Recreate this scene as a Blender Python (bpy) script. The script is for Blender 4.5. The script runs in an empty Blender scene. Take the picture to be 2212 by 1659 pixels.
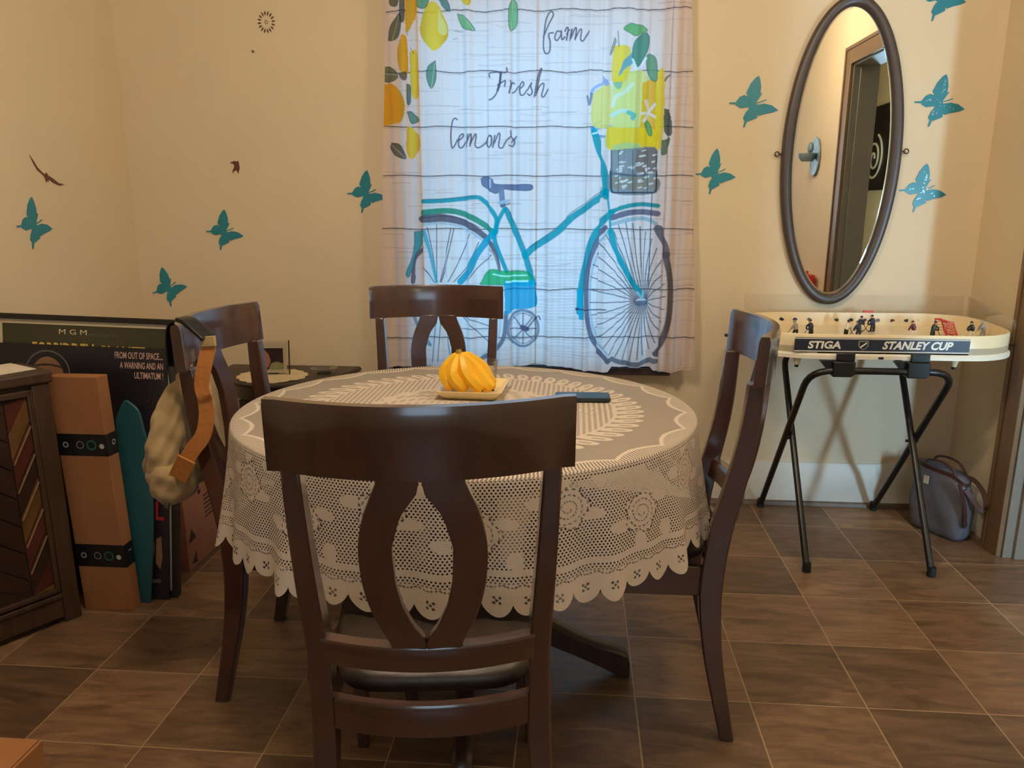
import bpy, bmesh, math, random
import numpy as np
from mathutils import Vector, Matrix
random.seed(7); RNG = np.random.default_rng(7)
PI = math.pi; R = math.radians
scene = bpy.context.scene
COL = scene.collection

# ------------------------------------------------------------------ camera
CAM_H, PITCH, YAW, FPX = 1.25, 13.2, 4.7, 1661.0
cam_data = bpy.data.cameras.new('camera'); cam = bpy.data.objects.new('camera', cam_data); COL.objects.link(cam)
cam_data.sensor_width = 36.0; cam_data.lens = 36.0 * FPX / 2212.0; cam_data.clip_start = .02
cam.location = (0, 0, CAM_H); cam.rotation_euler = (R(90 - PITCH), 0, R(YAW))
scene.camera = cam
scene.view_settings.view_transform = 'Standard'; scene.view_settings.look = 'None'
scene.view_settings.exposure = 0.42; scene.view_settings.gamma = 1.0; scene.view_settings.use_curve_mapping = False
scene.cycles.max_bounces = 10; scene.cycles.diffuse_bounces = 5; scene.cycles.glossy_bounces = 4
scene.cycles.transparent_max_bounces = 20; scene.cycles.transmission_bounces = 6
scene.cycles.sample_clamp_indirect = 4.0
scene.cycles.caustics_reflective = False; scene.cycles.caustics_refractive = False

# ------------------------------------------------------------------ world and lights
world = bpy.data.worlds.new('sky'); scene.world = world; world.use_nodes = True
wn = world.node_tree.nodes; wl = world.node_tree.links
bg = wn['Background']
wtc = wn.new('ShaderNodeTexCoord'); wsep = wn.new('ShaderNodeSeparateXYZ'); wr = wn.new('ShaderNodeValToRGB')
wl.new(wtc.outputs['Generated'], wsep.inputs[0]); wl.new(wsep.outputs['Z'], wr.inputs[0]); wl.new(wr.outputs[0], bg.inputs[0])
wr.color_ramp.elements[0].position = 0.42; wr.color_ramp.elements[0].color = (.11, .36, .64, 1)
wr.color_ramp.elements[1].position = 0.60; wr.color_ramp.elements[1].color = (.13, .54, 1.0, 1)
bg.inputs[1].default_value = 5.6

def add_light(name, kind, loc, power, color, size, target=None):
    d = bpy.data.lights.new(name, kind); o = bpy.data.objects.new(name, d); COL.objects.link(o)
    d.energy = power; d.color = color; o.location = loc
    if kind == 'AREA': d.size = size
    else: d.shadow_soft_size = size
    if target is not None:
        o.rotation_euler = (Vector(target) - Vector(loc)).to_track_quat('-Z', 'Y').to_euler()
    return o
add_light('ceiling_lamp_light', 'POINT', (-.38, 1.15, 2.28), 33, (1.0, .83, .62), .11)
add_light('right_wall_fill_light', 'POINT', (.92, 1.55, 2.30), 19, (1.0, .84, .62), .14)  # added fill without a real lamp, brightens the right side walls
add_light('rear_warm_fill_light', 'POINT', (.6, -1.9, 2.25), 3, (1.0, .84, .60), .16)  # added weak warm fill from behind the camera, no real lamp
add_light('hall_fill_light', 'POINT', (2.1, .7, 2.2), 5.0, (1.0, .90, .74), .06)  # added fill so the hall reads lighter in the mirror
add_light('rear_cool_fill_light', 'AREA', (.2, -3.05, 1.45), 16, (.50, .76, 1.0), 1.5, (.2, 0, 1.2))  # added cool ambient fill, the wall here has no window
hd = add_light('hall_daylight', 'AREA', (2.39, .23, .95), 36.0, (.42, .72, 1.0), .16, (1.10, 3.18, .8))
hd.data.shape = 'RECTANGLE'; hd.data.size_y = .5

# ------------------------------------------------------------------ helpers: colour and materials
def lin(c):
    c = np.asarray(c, float) / 255.0
    return np.where(c <= .04045, c / 12.92, ((c + .055) / 1.055) ** 2.4)
def rgba(c): l = lin(c); return (float(l[0]), float(l[1]), float(l[2]), 1.0)

def mat(name, color, rough=.5, metal=0.0, var=0.0, scale=20.0, bump=0.0, stretch=(1, 1, 1), spec=.5, coat=0.0, sheen=0.0):
    m = bpy.data.materials.new(name); m.use_nodes = True
    n = m.node_tree.nodes; l = m.node_tree.links; b = n['Principled BSDF']
    b.inputs['Roughness'].default_value = rough; b.inputs['Metallic'].default_value = metal
    b.inputs['Specular IOR Level'].default_value = spec; b.inputs['Coat Weight'].default_value = coat; b.inputs['Coat IOR'].default_value = 1.75 if coat > .5 else 1.5; b.inputs['Coat Roughness'].default_value = .14
    b.inputs['Sheen Weight'].default_value = sheen
    c = rgba(color)
    tc = n.new('ShaderNodeTexCoord'); mp = n.new('ShaderNodeMapping'); mp.inputs['Scale'].default_value = stretch
    nz = n.new('ShaderNodeTexNoise'); nz.inputs['Scale'].default_value = scale; nz.inputs['Detail'].default_value = 5
    l.new(tc.outputs['Object'], mp.inputs[0]); l.new(mp.outputs[0], nz.inputs[0])
    cr = n.new('ShaderNodeValToRGB'); l.new(nz.outputs[0], cr.inputs[0])
    cr.color_ramp.elements[0].position = .3; cr.color_ramp.elements[1].position = .7
    cr.color_ramp.elements[0].color = tuple(max(0, x * (1 - var)) for x in c[:3]) + (1,)
    cr.color_ramp.elements[1].color = tuple(min(1, x * (1 + var)) for x in c[:3]) + (1,)
    l.new(cr.outputs[0], b.inputs['Base Color'])
    if bump:
        bp = n.new('ShaderNodeBump'); bp.inputs['Strength'].default_value = bump; bp.inputs['Distance'].default_value = .01
        l.new(nz.outputs[0], bp.inputs['Height']); l.new(bp.outputs[0], b.inputs['Normal'])
    return m

M = {}
M['wall'] = mat('wall_paint', (224, 206, 174), .65, var=.02, scale=3, spec=.25)
M['ceiling'] = mat('ceiling_paint', (235, 228, 212), .8)
M['trimwhite'] = mat('white_trim_paint', (214, 208, 194), .42, var=.03, scale=8)
M['darksill'] = mat('dark_sill_paint', (62, 46, 44), .4, var=.1)
M['casing'] = mat('brown_casing_wood', (118, 92, 62), .4, var=.12, scale=9, stretch=(8, 8, .6))
M['jamb'] = mat('taupe_jamb_paint', (128, 122, 112), .4, var=.04)
M['shoe'] = mat('shoe_mould_brown', (106, 88, 72), .5, var=.1)
M['chairwood'] = mat('mahogany_wood', (62, 36, 30), .26, var=.28, scale=7, stretch=(6, 6, .7), coat=.8)
M['tablewood'] = mat('dark_table_wood', (52, 33, 26), .34, var=.22, scale=6, stretch=(5, 5, 1), coat=.2)
M['leather'] = mat('black_brown_leather', (46, 36, 30), .42, var=.12, scale=60, bump=.08)
M['cabwood'] = mat('dark_cabinet_wood', (66, 47, 34), .42, var=.25, scale=8, stretch=(5, 5, .8))
M['inlay_dark'] = mat('inlay_dark_wood', (48, 30, 20), .45, var=.3, scale=14)
M['inlay_red'] = mat('inlay_red_wood', (78, 36, 27), .42, var=.3, scale=14)
M['inlay_gold'] = mat('inlay_golden_wood', (100, 68, 34), .42, var=.3, scale=14)
M['brass'] = mat('brass_strip', (240, 196, 150), .35, .7)
M['paper'] = mat('white_paper', (226, 216, 196), .7, var=.04)
M['card'] = mat('kraft_cardboard', (150, 102, 66), .8, var=.05, scale=14, spec=.15)
M['card_pale'] = mat('pale_cardboard', (176, 140, 118), .8, var=.05, scale=14, spec=.15)
M['card_pink'] = mat('pinkish_cardboard', (150, 104, 84), .8, var=.05, scale=14, spec=.15)
M['ink'] = mat('dark_ink', (52, 38, 32), .7)
M['tape'] = mat('black_tape', (22, 22, 24), .3, var=.1)
M['tapewhite'] = mat('tape_white_mark', (178, 176, 168), .5)
M['tapegreen'] = mat('tape_green_mark', (30, 96, 62), .5)
M['teal'] = mat('teal_board_paint', (36, 80, 86), .4, var=.08)
M['fin'] = mat('grey_fin_plastic', (44, 52, 56), .35, var=.1)
M['blackframe'] = mat('black_frame', (26, 24, 24), .32, var=.1)
M['matwhite'] = mat('poster_white_mat', (214, 198, 166), .6)
M['postgreen'] = mat('poster_olive_ink', (62, 60, 40), .34, var=.12, scale=5)
M['postnavy'] = mat('poster_navy_ink', (30, 27, 34), .34, var=.25, scale=4)
M['postcream'] = mat('poster_cream_letters', (226, 208, 178), .5)
M['postpink'] = mat('poster_pink_letters', (206, 168, 150), .5)
M['postyellow'] = mat('poster_yellow_letters', (226, 190, 84), .5)
M['postred'] = mat('poster_red_letters', (170, 36, 32), .5)
M['postring'] = mat('poster_grey_ring', (92, 90, 84), .4)
M['postskin'] = mat('poster_tan_dome', (136, 98, 70), .5, var=.15, scale=12)
M['canvas'] = mat('beige_canvas', (158, 132, 90), .9, var=.16, scale=16, bump=.5, sheen=.2)
M['strap'] = mat('tan_orange_webbing', (176, 112, 50), .65, var=.08, scale=90, bump=.15)
M['blackplastic'] = mat('black_plastic', (22, 24, 26), .3)
M['blackmetal'] = mat('black_powder_coat', (18, 18, 19), .32, var=.1)
M['rubber'] = mat('black_rubber', (16, 16, 16), .6)
M['gamewhite'] = mat('cream_game_plastic', (232, 214, 176), .35, var=.02)
M['gamebase'] = mat('white_game_plastic', (236, 228, 210), .35, var=.02)
M['ice'] = mat('game_ice', (236, 218, 178), .25, var=.03)
M['navy'] = mat('navy_sticker', (30, 36, 52), .4, var=.05)
M['stickwhite'] = mat('white_sticker', (238, 232, 220), .45)
M['red'] = mat('red_plastic', (196, 44, 40), .4)
M['figwhite'] = mat('figure_white', (230, 222, 208), .5)
M['figblack'] = mat('figure_black', (24, 24, 26), .5)
M['fignavy'] = mat('figure_navy', (36, 42, 66), .5)
M['figgreen'] = mat('figure_green', (40, 54, 40), .5)
M['figmaroon'] = mat('figure_maroon', (92, 34, 40), .5)
M['figgrey'] = mat('figure_grey', (150, 146, 140), .5)
M['skin'] = mat('figure_skin', (196, 150, 116), .5)
M['bag'] = mat('grey_bag_leather', (92, 92, 98), .45, var=.1, scale=12, bump=.15)
M['bagstrap'] = mat('brown_bag_strap', (72, 44, 40), .4, var=.1)
M['tag'] = mat('cream_tag', (214, 204, 176), .4)
M['mirrorframe'] = mat('dark_brown_mirror_frame', (70, 58, 52), .38, var=.12, scale=5)
M['iron'] = mat('dark_iron', (60, 50, 42), .4, .6)
M['butterfly'] = mat('teal_butterfly_foil', (34, 128, 146), .35, var=.06)
M['painted_glint'] = mat('painted_silver_glint', (190, 226, 230), .2, .3)
M['decal'] = mat('brown_wall_decal', (96, 58, 44), .5, var=.1)
M['nail'] = mat('nail_metal', (70, 60, 44), .4, .5)
M['dish'] = mat('cream_ceramic', (236, 214, 160), .22, coat=.3)
M['banana'] = mat('banana_yellow', (240, 184, 36), .42, var=.07, scale=26)
M['bananastem'] = mat('banana_stem', (138, 112, 44), .55, var=.25, scale=60)
M['bananatip'] = mat('banana_dark_tip', (54, 40, 24), .6)
M['phone'] = mat('dark_teal_phone', (22, 34, 40), .22)
M['doily'] = mat('cream_doily', (216, 196, 156), .85, var=.06, scale=70, bump=.3)
M['sidetable'] = mat('dark_side_table', (52, 42, 36), .4, var=.2)
M['photodark'] = mat('photo_dark', (52, 42, 44), .3)
M['photopink'] = mat('photo_pinkish', (176, 122, 104), .35)
M['photogreen'] = mat('photo_pale_green', (150, 150, 108), .35, var=.2)
M['bluegrey'] = mat('blue_grey_ceramic', (120, 142, 156), .3, var=.2, scale=30)
M['signblack'] = mat('black_sign', (30, 30, 32), .4)

def node_mat(name):
    m = bpy.data.materials.new(name); m.use_nodes = True
    n = m.node_tree.nodes; l = m.node_tree.links; n.clear()
    return m, n, l, n.new('ShaderNodeOutputMaterial')

# clear glass that lets light straight through
def glass_mat(name, tint=(1, 1, 1), refl=.08):
    m, n, l, out = node_mat(name)
    tr = n.new('ShaderNodeBsdfTransparent'); tr.inputs[0].default_value = (*tint, 1)
    gl = n.new('ShaderNodeBsdfGlossy'); gl.inputs['Roughness'].default_value = .03
    lw = n.new('ShaderNodeLayerWeight'); lw.inputs[0].default_value = .25
    mx = n.new('ShaderNodeMixShader'); mul = n.new('ShaderNodeMath'); mul.operation = 'MULTIPLY_ADD'
    mul.inputs[1].default_value = .5; mul.inputs[2].default_value = refl * .5
    l.new(lw.outputs['Fresnel'], mul.inputs[0]); l.new(mul.outputs[0], mx.inputs[0])
    l.new(tr.outputs[0], mx.inputs[1]); l.new(gl.outputs[0], mx.inputs[2]); l.new(mx.outputs[0], out.inputs[0])
    return m
M['glass'] = glass_mat('clear_glass')
M['plexi'] = glass_mat('clear_plexi', (.97, .97, .97), .02)
M['dishglass'] = glass_mat('cut_glass', (.97, .98, .98), .12)

def mirror_mat():
    m = mat('mirror_silver', (236, 236, 230), .012, 1.0)
    return m
M['mirror'] = mirror_mat()

# slate look floor tiles: one procedural material, world metres
def floor_mat():
    m, n, l, out = node_mat('slate_floor_tiles')
    b = n.new('ShaderNodeBsdfPrincipled'); l.new(b.outputs[0], out.inputs[0])
    tc = n.new('ShaderNodeTexCoord'); mp = n.new('ShaderNodeMapping')
    mp.inputs['Location'].default_value = (-1.055 / .2937 , -1.785 / .2875, 0)
    mp.inputs['Scale'].default_value = (1 / .2937, 1 / .2875, 0)
    l.new(tc.outputs['Object'], mp.inputs[0])
    fl = n.new('ShaderNodeVectorMath'); fl.operation = 'FLOOR'; l.new(mp.outputs[0], fl.inputs[0])
    fr = n.new('ShaderNodeVectorMath'); fr.operation = 'FRACTION'; l.new(mp.outputs[0], fr.inputs[0])
    wnz = n.new('ShaderNodeTexWhiteNoise'); l.new(fl.outputs[0], wnz.inputs[0])
    # distance to the nearest joint
    sub = n.new('ShaderNodeVectorMath'); sub.operation = 'SUBTRACT'; sub.inputs[1].default_value = (.5, .5, 0); l.new(fr.outputs[0], sub.inputs[0])
    ab = n.new('ShaderNodeVectorMath'); ab.operation = 'ABSOLUTE'; l.new(sub.outputs[0], ab.inputs[0])
    sp = n.new('ShaderNodeSeparateXYZ'); l.new(ab.outputs[0], sp.inputs[0])
    mxx = n.new('ShaderNodeMath'); mxx.operation = 'MAXIMUM'; l.new(sp.outputs[0], mxx.inputs[0]); l.new(sp.outputs[1], mxx.inputs[1])
    gr = n.new('ShaderNodeMapRange'); gr.inputs[1].default_value = .4915; gr.inputs[2].default_value = .4965; l.new(mxx.outputs[0], gr.inputs[0])
    # streaky slate relief, shifted per tile
    shf = n.new('ShaderNodeVectorMath'); shf.operation = 'SCALE'; shf.inputs['Scale'].default_value = 7.0; l.new(wnz.outputs['Color'], shf.inputs[0])
    add = n.new('ShaderNodeVectorMath'); add.operation = 'ADD'; l.new(mp.outputs[0], add.inputs[0]); l.new(shf.outputs[0], add.inputs[1])
    m2 = n.new('ShaderNodeMapping'); m2.inputs['Scale'].default_value = (1.2, 5.0, 1); m2.inputs['Rotation'].default_value = (0, 0, .12); l.new(add.outputs[0], m2.inputs[0])
    nz = n.new('ShaderNodeTexNoise'); nz.inputs['Scale'].default_value = 1.6; nz.inputs['Detail'].default_value = 9; nz.inputs['Roughness'].default_value = .62; nz.inputs['Distortion'].default_value = .9
    l.new(m2.outputs[0], nz.inputs[0])
    cr = n.new('ShaderNodeValToRGB'); l.new(nz.outputs[0], cr.inputs[0])
    e = cr.color_ramp.elements
    e[0].position = .30; e[0].color = rgba((102, 78, 58)); e[1].position = .80; e[1].color = rgba((190, 156, 120))
    e2 = e.new(.50); e2.color = rgba((132, 104, 78)); e3 = e.new(.64); e3.color = rgba((150, 120, 92))
    # tone per tile
    cr2 = n.new('ShaderNodeValToRGB'); l.new(wnz.outputs['Value'], cr2.inputs[0])
    f = cr2.color_ramp.elements; f[0].position = 0; f[0].color = (.50, .47, .47, 1); f[1].position = 1; f[1].color = (1.12, 1.06, 1.0, 1)
    mul = n.new('ShaderNodeMix'); mul.data_type = 'RGBA'; mul.blend_type = 'MULTIPLY'; mul.inputs[0].default_value = 1
    l.new(cr.outputs[0], mul.inputs[6]); l.new(cr2.outputs[0], mul.inputs[7])
    mg = n.new('ShaderNodeMix'); mg.data_type = 'RGBA'; l.new(gr.outputs[0], mg.inputs[0]); l.new(mul.outputs[2], mg.inputs[6]); mg.inputs[7].default_value = rgba((170, 142, 108))
    l.new(mg.outputs[2], b.inputs['Base Color'])
    rr = n.new('ShaderNodeMapRange'); rr.inputs[3].default_value = .30; rr.inputs[4].default_value = .5; l.new(nz.outputs[0], rr.inputs[0]); l.new(rr.outputs[0], b.inputs['Roughness'])
    inv = n.new('ShaderNodeMath'); inv.operation = 'MULTIPLY_ADD'; inv.inputs[1].default_value = -.6; l.new(gr.outputs[0], inv.inputs[0]); l.new(nz.outputs[0], inv.inputs[2])
    bp = n.new('ShaderNodeBump'); bp.inputs['Strength'].default_value = .22; bp.inputs['Distance'].default_value = .004; l.new(inv.outputs[0], bp.inputs['Height']); l.new(bp.outputs[0], b.inputs['Normal'])
    return m
M['floor'] = floor_mat()

# ------------------------------------------------------------------ helpers: mesh building
class MB:
    def __init__(s): s.v = []; s.f = []; s.m = []
    def add(s, vs, fs, mi=0):
        o = len(s.v); s.v += [tuple(map(float, p)) for p in vs]; s.f += [[o + i for i in f] for f in fs]; s.m += [mi] * len(fs); return s
    def box(s, x0, x1, y0, y1, z0, z1, mi=0):
        return s.add([(x0, y0, z0), (x1, y0, z0), (x1, y1, z0), (x0, y1, z0), (x0, y0, z1), (x1, y0, z1), (x1, y1, z1), (x0, y1, z1)],
                     [(0, 3, 2, 1), (4, 5, 6, 7), (0, 1, 5, 4), (1, 2, 6, 5), (2, 3, 7, 6), (3, 0, 4, 7)], mi)
    def hexa(s, pts, mi=0):   # eight corners, bottom four then top four
        return s.add(pts, [(0, 3, 2, 1), (4, 5, 6, 7), (0, 1, 5, 4), (1, 2, 6, 5), (2, 3, 7, 6), (3, 0, 4, 7)], mi)
    def loft(s, rings, caps=True, closed=False, mi=0):
        n = len(rings[0]); vs = [p for r in rings for p in r]; fs = []
        k = len(rings)
        for i in range(k if closed else k - 1):
            a = i * n; b = ((i + 1) % k) * n
            for j in range(n): fs.append((a + j, a + (j + 1) % n, b + (j + 1) % n, b + j))
        if caps and not closed: fs.append(tuple(range(n))[::-1]); fs.append(tuple(range((k - 1) * n, k * n)))
        return s.add(vs, fs, mi)
    def prism(s, poly, fn, t0, t1, mi=0):     # 2D outline carried to 3D by fn(a, b, t)
        n = len(poly)
        vs = [fn(a, b, t0) for a, b in poly] + [fn(a, b, t1) for a, b in poly]
        fs = [tuple(range(n))[::-1], tuple(range(n, 2 * n))] + [(i, (i + 1) % n, n + (i + 1) % n, n + i) for i in range(n)]
        return s.add(vs, fs, mi)
    def tube(s, path, r, n=10, closed=False, mi=0, sx=1.0):
        P = [Vector(p) for p in path]; k = len(P); rr = r if hasattr(r, '__len__') else [r] * k
        rings = []; up = None
        for i in range(k):
            t = (P[(i + 1) % k] - P[i - 1]) if closed else (P[min(i + 1, k - 1)] - P[max(i - 1, 0)])
            t.normalize()
            if up is None:
                up = Vector((0, 0, 1)) if abs(t.z) < .9 else Vector((1, 0, 0))
            a = up - t * up.dot(t); a.normalize(); b = t.cross(a); up = a
            rings.append([P[i] + (a * math.cos(2 * PI * j / n) + b * math.sin(2 * PI * j / n) * sx) * rr[i] for j in range(n)])
        return s.loft(rings, True, closed, mi)
    def ribbon(s, path, w, th, wdir, mi=0):
        P = [Vector(p) for p in path]; rings = []
        for i, p in enumerate(P):
            t = (P[min(i + 1, len(P) - 1)] - P[max(i - 1, 0)]).normalized()
            wd = Vector(wdir[i]) if isinstance(wdir[0], (tuple, list)) else Vector(wdir)
            wd = (wd - t * wd.dot(t)).normalized(); nn = t.cross(wd)
            ww = w[i] if hasattr(w, '__len__') else w
            rings.append([p + wd * ww / 2 + nn * th / 2, p - wd * ww / 2 + nn * th / 2, p - wd * ww / 2 - nn * th / 2, p + wd * ww / 2 - nn * th / 2])
        return s.loft(rings, mi=mi)
    def lathe(s, prof, n=32, c=(0, 0), mi=0):
        rings = [[(c[0] + r * math.cos(2 * PI * j / n), c[1] + r * math.sin(2 * PI * j / n), z) for j in range(n)] for r, z in prof]
        return s.loft(rings, mi=mi)
    def ball(s, c, r, n=10, k=7, mi=0):
        rx, ry, rz = r if hasattr(r, '__len__') else (r, r, r)
        rings = []
        for i in range(k):
            a = -PI / 2 + PI * (i + .5) / k
            rings.append([(c[0] + rx * math.cos(a) * math.cos(2 * PI * j / n), c[1] + ry * math.cos(a) * math.sin(2 * PI * j / n), c[2] + rz * math.sin(a)) for j in range(n)])
        return s.loft(rings, mi=mi)

def obj(name, mb, mats, parent=None, smooth=35, bevel=0, loc=None, recalc=True, seg=2):
    me = bpy.data.meshes.new(name); me.from_pydata(mb.v, [], mb.f)
    mats = mats if isinstance(mats, (list, tuple)) else [mats]
    for m in mats: me.materials.append(M[m] if isinstance(m, str) else m)
    if len(mats) > 1: me.polygons.foreach_set('material_index', mb.m)
    if recalc:
        bm = bmesh.new(); bm.from_mesh(me); bmesh.ops.recalc_face_normals(bm, faces=bm.faces); bm.to_mesh(me); bm.free()
    me.update()
    if smooth:
        me.shade_smooth(); me.set_sharp_from_angle(angle=R(smooth))
    o = bpy.data.objects.new(name, me); COL.objects.link(o)
    if parent is not None: o.parent = parent
    if loc: o.location = loc
    if bevel:
        b = o.modifiers.new('bevel', 'BEVEL'); b.width = bevel; b.segments = seg; b.limit_method = 'ANGLE'; b.angle_limit = R(40)
    return o
def tag(o, label, cat, group=None, kind=None):
    o['label'] = label; o['category'] = cat
    if group: o['group'] = group
    if kind: o['kind'] = kind
    return o
def empty(name, loc=(0, 0, 0), rz=0.0, rx=0.0):
    o = bpy.data.objects.new(name, None); o.empty_display_size = .05; COL.objects.link(o)
    o.location = loc; o.rotation_euler = (R(rx), 0, R(rz)); return o
def struct(name, mb, m, parent=None, **k):
    o = obj(name, mb, m, parent, **k)
    if parent is None: o['kind'] = 'structure'
    return o
def copy_thing(root, loc, rz, label):
    r = root.copy(); COL.objects.link(r); r.location = loc; r.rotation_euler = (0, 0, R(rz)); r['label'] = label
    for ch in list(root.children):
        c = ch.copy(); COL.objects.link(c); c.parent = r
        for g in list(ch.children):
            d = g.copy(); COL.objects.link(d); d.parent = c
    return r
def smooth_path(pts, n=6):
    P = [np.array(p, float) for p in pts]; P = [2 * P[0] - P[1]] + P + [2 * P[-1] - P[-2]]; out = []
    for i in range(1, len(P) - 2):
        for j in range(n):
            t = j / n
            out.append(.5 * ((2 * P[i]) + (-P[i - 1] + P[i + 1]) * t + (2 * P[i - 1] - 5 * P[i] + 4 * P[i + 1] - P[i + 2]) * t * t + (-P[i - 1] + 3 * P[i] - 3 * P[i + 1] + P[i + 2]) * t ** 3))
    out.append(P[-2]); return out
def text_mesh(mb, s, fn, x0, x1, z0, z1, shear=0.0, fat=0.0, mi=0, space=1.0):
    """letters filling the box x0..x1, z0..z1; fn(a, b) carries the flat point to 3D"""
    cu = bpy.data.curves.new('letters', 'FONT'); cu.body = s; cu.shear = shear; cu.offset = fat; cu.resolution_u = 3; cu.space_character = space
    o = bpy.data.objects.new('letters', cu); COL.objects.link(o)
    me = bpy.data.meshes.new_from_object(o); vs = np.array([v.co[:] for v in me.vertices]); fs = [tuple(p.vertices) for p in me.polygons]
    bpy.data.objects.remove(o); bpy.data.curves.remove(cu)
    a0, b0 = vs[:, 0].min(), vs[:, 1].min(); a1, b1 = vs[:, 0].max(), vs[:, 1].max()
    X = x0 + (vs[:, 0] - a0) / (a1 - a0) * (x1 - x0); Z = z0 + (vs[:, 1] - b0) / (b1 - b0) * (z1 - z0)
    mb.add([fn(x, z) for x, z in zip(X, Z)], fs, mi); bpy.data.meshes.remove(me)

def proj(P):   # where a point of the plane of the curtain or wall is seen: used to read the printed artwork
    P = np.asarray(P, float) - np.array([0, 0, CAM_H]); ps = R(YAW); th = R(PITCH)
    X = P[..., 0] * math.cos(ps) + P[..., 1] * math.sin(ps); D = -P[..., 0] * math.sin(ps) + P[..., 1] * math.cos(ps); d = -P[..., 2]
    z = D * math.cos(th) + d * math.sin(th); v = d * math.cos(th) - D * math.sin(th)
    return np.stack([1106 + FPX * X / z, 829.5 + FPX * v / z], -1)

# ------------------------------------------------------------------ the room
YB, XL, XR = 3.18, -1.864, 1.56
struct('floor', MB().box(-2.9, 2.7, -3.2, 3.4, -.1, 0), 'floor', smooth=0)
struct('ceiling', MB().box(-2.9, 2.7, -3.2, 3.4, 2.5, 2.6), 'ceiling', smooth=0)
WX0, WX1, WZ0, WZ1 = -.648, .325, .612, 2.05
b = MB()
b.box(-2.0, WX0, YB, YB + .16, 0, 2.5); b.box(WX1, 2.6, YB, YB + .16, 0, 2.5); b.box(WX0, WX1, YB, YB + .16, 0, WZ0); b.box(WX0, WX1, YB, YB + .16, WZ1, 2.5)
struct('wall_back', b, 'wall', smooth=0)
struct('wall_left', MB().box(-1.984, XL, 2.1, YB, 0, 2.5), 'wall', smooth=0)
struct('wall_left_return', MB().box(-2.82, -1.984, 2.1, 2.22, 0, 2.5), 'wall', smooth=0)
struct('wall_far_left', MB().box(-2.82, -2.7, -3.1, 2.1, 0, 2.5), 'wall', smooth=0)
DY0, DY1, DZ = 1.50, 2.722, 2.03
b = MB()
b.box(XR, 1.70, -3.1, DY0, 0, 2.5); b.box(XR, 1.70, DY1, YB, 0, 2.5); b.box(XR, 1.70, DY0, DY1, DZ, 2.5)
struct('wall_right', b, 'wall', smooth=0)
struct('wall_hall', MB().box(2.5, 2.6, -3.1, YB, 0, 2.5), 'wall', smooth=0)
struct('wall_front', MB().box(-2.82, 2.6, -3.2, -3.1, 0, 2.5), 'wall', smooth=0)

def base_profile(mb, fn, L0, L1):   # baseboard section: tall plinth, bead on top
    prof = [(0, .0), (.016, .0), (.016, .150), (.013, .156), (.013, .166), (.008, .174), (.006, .186), (0, .188)]
    mb.loft([[fn(L, d, z) for d, z in prof] for L in (L0, L1)])
b = MB(); base_profile(b, lambda L, d, z: (L, YB - d, z), XL, XR); struct('baseboard_back', b, 'trimwhite')
b = MB(); base_profile(b, lambda L, d, z: (XR - d, L, z), DY1 + .096, YB - .016); struct('baseboard_right', b, 'trimwhite')
b = MB(); base_profile(b, lambda L, d, z: (XL + d, L, z), 2.1, YB - .016); struct('baseboard_left', b, 'trimwhite')
def shoe(mb, fn, L0, L1): mb.loft([[fn(L, d, z) for d, z in [(0, 0), (.014, 0), (.013, .008), (.009, .015), (.0, .019)]] for L in (L0, L1)])
b = MB(); shoe(b, lambda L, d, z: (L, YB - .016 - d, z), XL + .016, XR - .016); struct('trim_1', b, 'shoe')
b = MB(); shoe(b, lambda L, d, z: (XR - .016 - d, L, z), DY1 + .096, YB - .03); struct('trim_2', b, 'shoe')

# cased opening in the right wall
b = MB(); t = .019
b.box(XR - t, XR, DY1 - .006, DY1 + .094, 0, DZ + .095); b.box(XR - t, XR, DY0 - .094, DY0 + .006, 0, DZ + .095); b.box(XR - t, XR, DY0 + .006, DY1 - .006, DZ - .004, DZ + .095)
b.box(XR - t - .007, XR - t, DY1 + .076, DY1 + .094, 0, DZ + .095); b.box(XR - t - .007, XR - t, DY0 - .094, DY0 - .076, 0, DZ + .095); b.box(XR - t - .007, XR - t, DY0 - .076, DY1 + .076, DZ + .077, DZ + .095)
struct('trim_3', b, 'casing', bevel=.002)
b = MB(); b.box(XR, 1.70, DY1 - .014, DY1, 0, DZ); b.box(XR, 1.70, DY0, DY0 + .014, 0, DZ); b.box(XR, 1.70, DY0 + .014, DY1 - .014, DZ - .014, DZ)
b.box(XR + .035, 1.70, DY1 - .026, DY1 - .014, 0, DZ - .014); b.box(XR + .035, 1.70, DY0 + .014, DY0 + .026, 0, DZ - .014)
struct('door_1', b, 'jamb', bevel=.001)

# window behind the curtains
win = empty('window_1', ((WX0 + WX1) / 2, YB, WZ0)); win['kind'] = 'structure'
cx = (WX0 + WX1) / 2
b = MB(); w_ = (WX1 - WX0) / 2; h_ = WZ1 - WZ0
for a0, a1, c0, c1 in [(-w_, -w_ + .035, 0, h_), (w_ - .035, w_, 0, h_), (-w_ + .035, w_ - .035, 0, .035), (-w_ + .035, w_ - .035, h_ - .035, h_), (-w_ + .035, w_ - .035, .72, .757)]:
    b.box(a0, a1, .06, .11, c0, c1)
obj('window_frame', b, 'trimwhite', win, bevel=.003)
obj('pane', MB().box(-w_ + .035, w_ - .035, .083, .087, .035, .72), 'glass', win, smooth=0)
obj('pane', MB().box(-w_ + .035, w_ - .035, .083, .087, .757, h_ - .035), 'glass', win, smooth=0)
obj('sill', MB().box(-.60, .555, -.058, 0, -.050, -.020), 'darksill', win, bevel=.003)
mb = MB(); mb.box(-w_ - .065, -w_, -.045, 0, -.018, h_ + .03); mb.box(w_, w_ + .065, -.045, 0, -.018, h_ + .03); mb.box(-w_, w_, -.045, 0, h_, h_ + .03); mb.box(-w_, w_, -.045, 0, -.018, 0)
obj('light_block_casing', mb, 'trimwhite', win, bevel=.002)  # unseen casing, added to block oblique daylight behind the curtains

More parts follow.
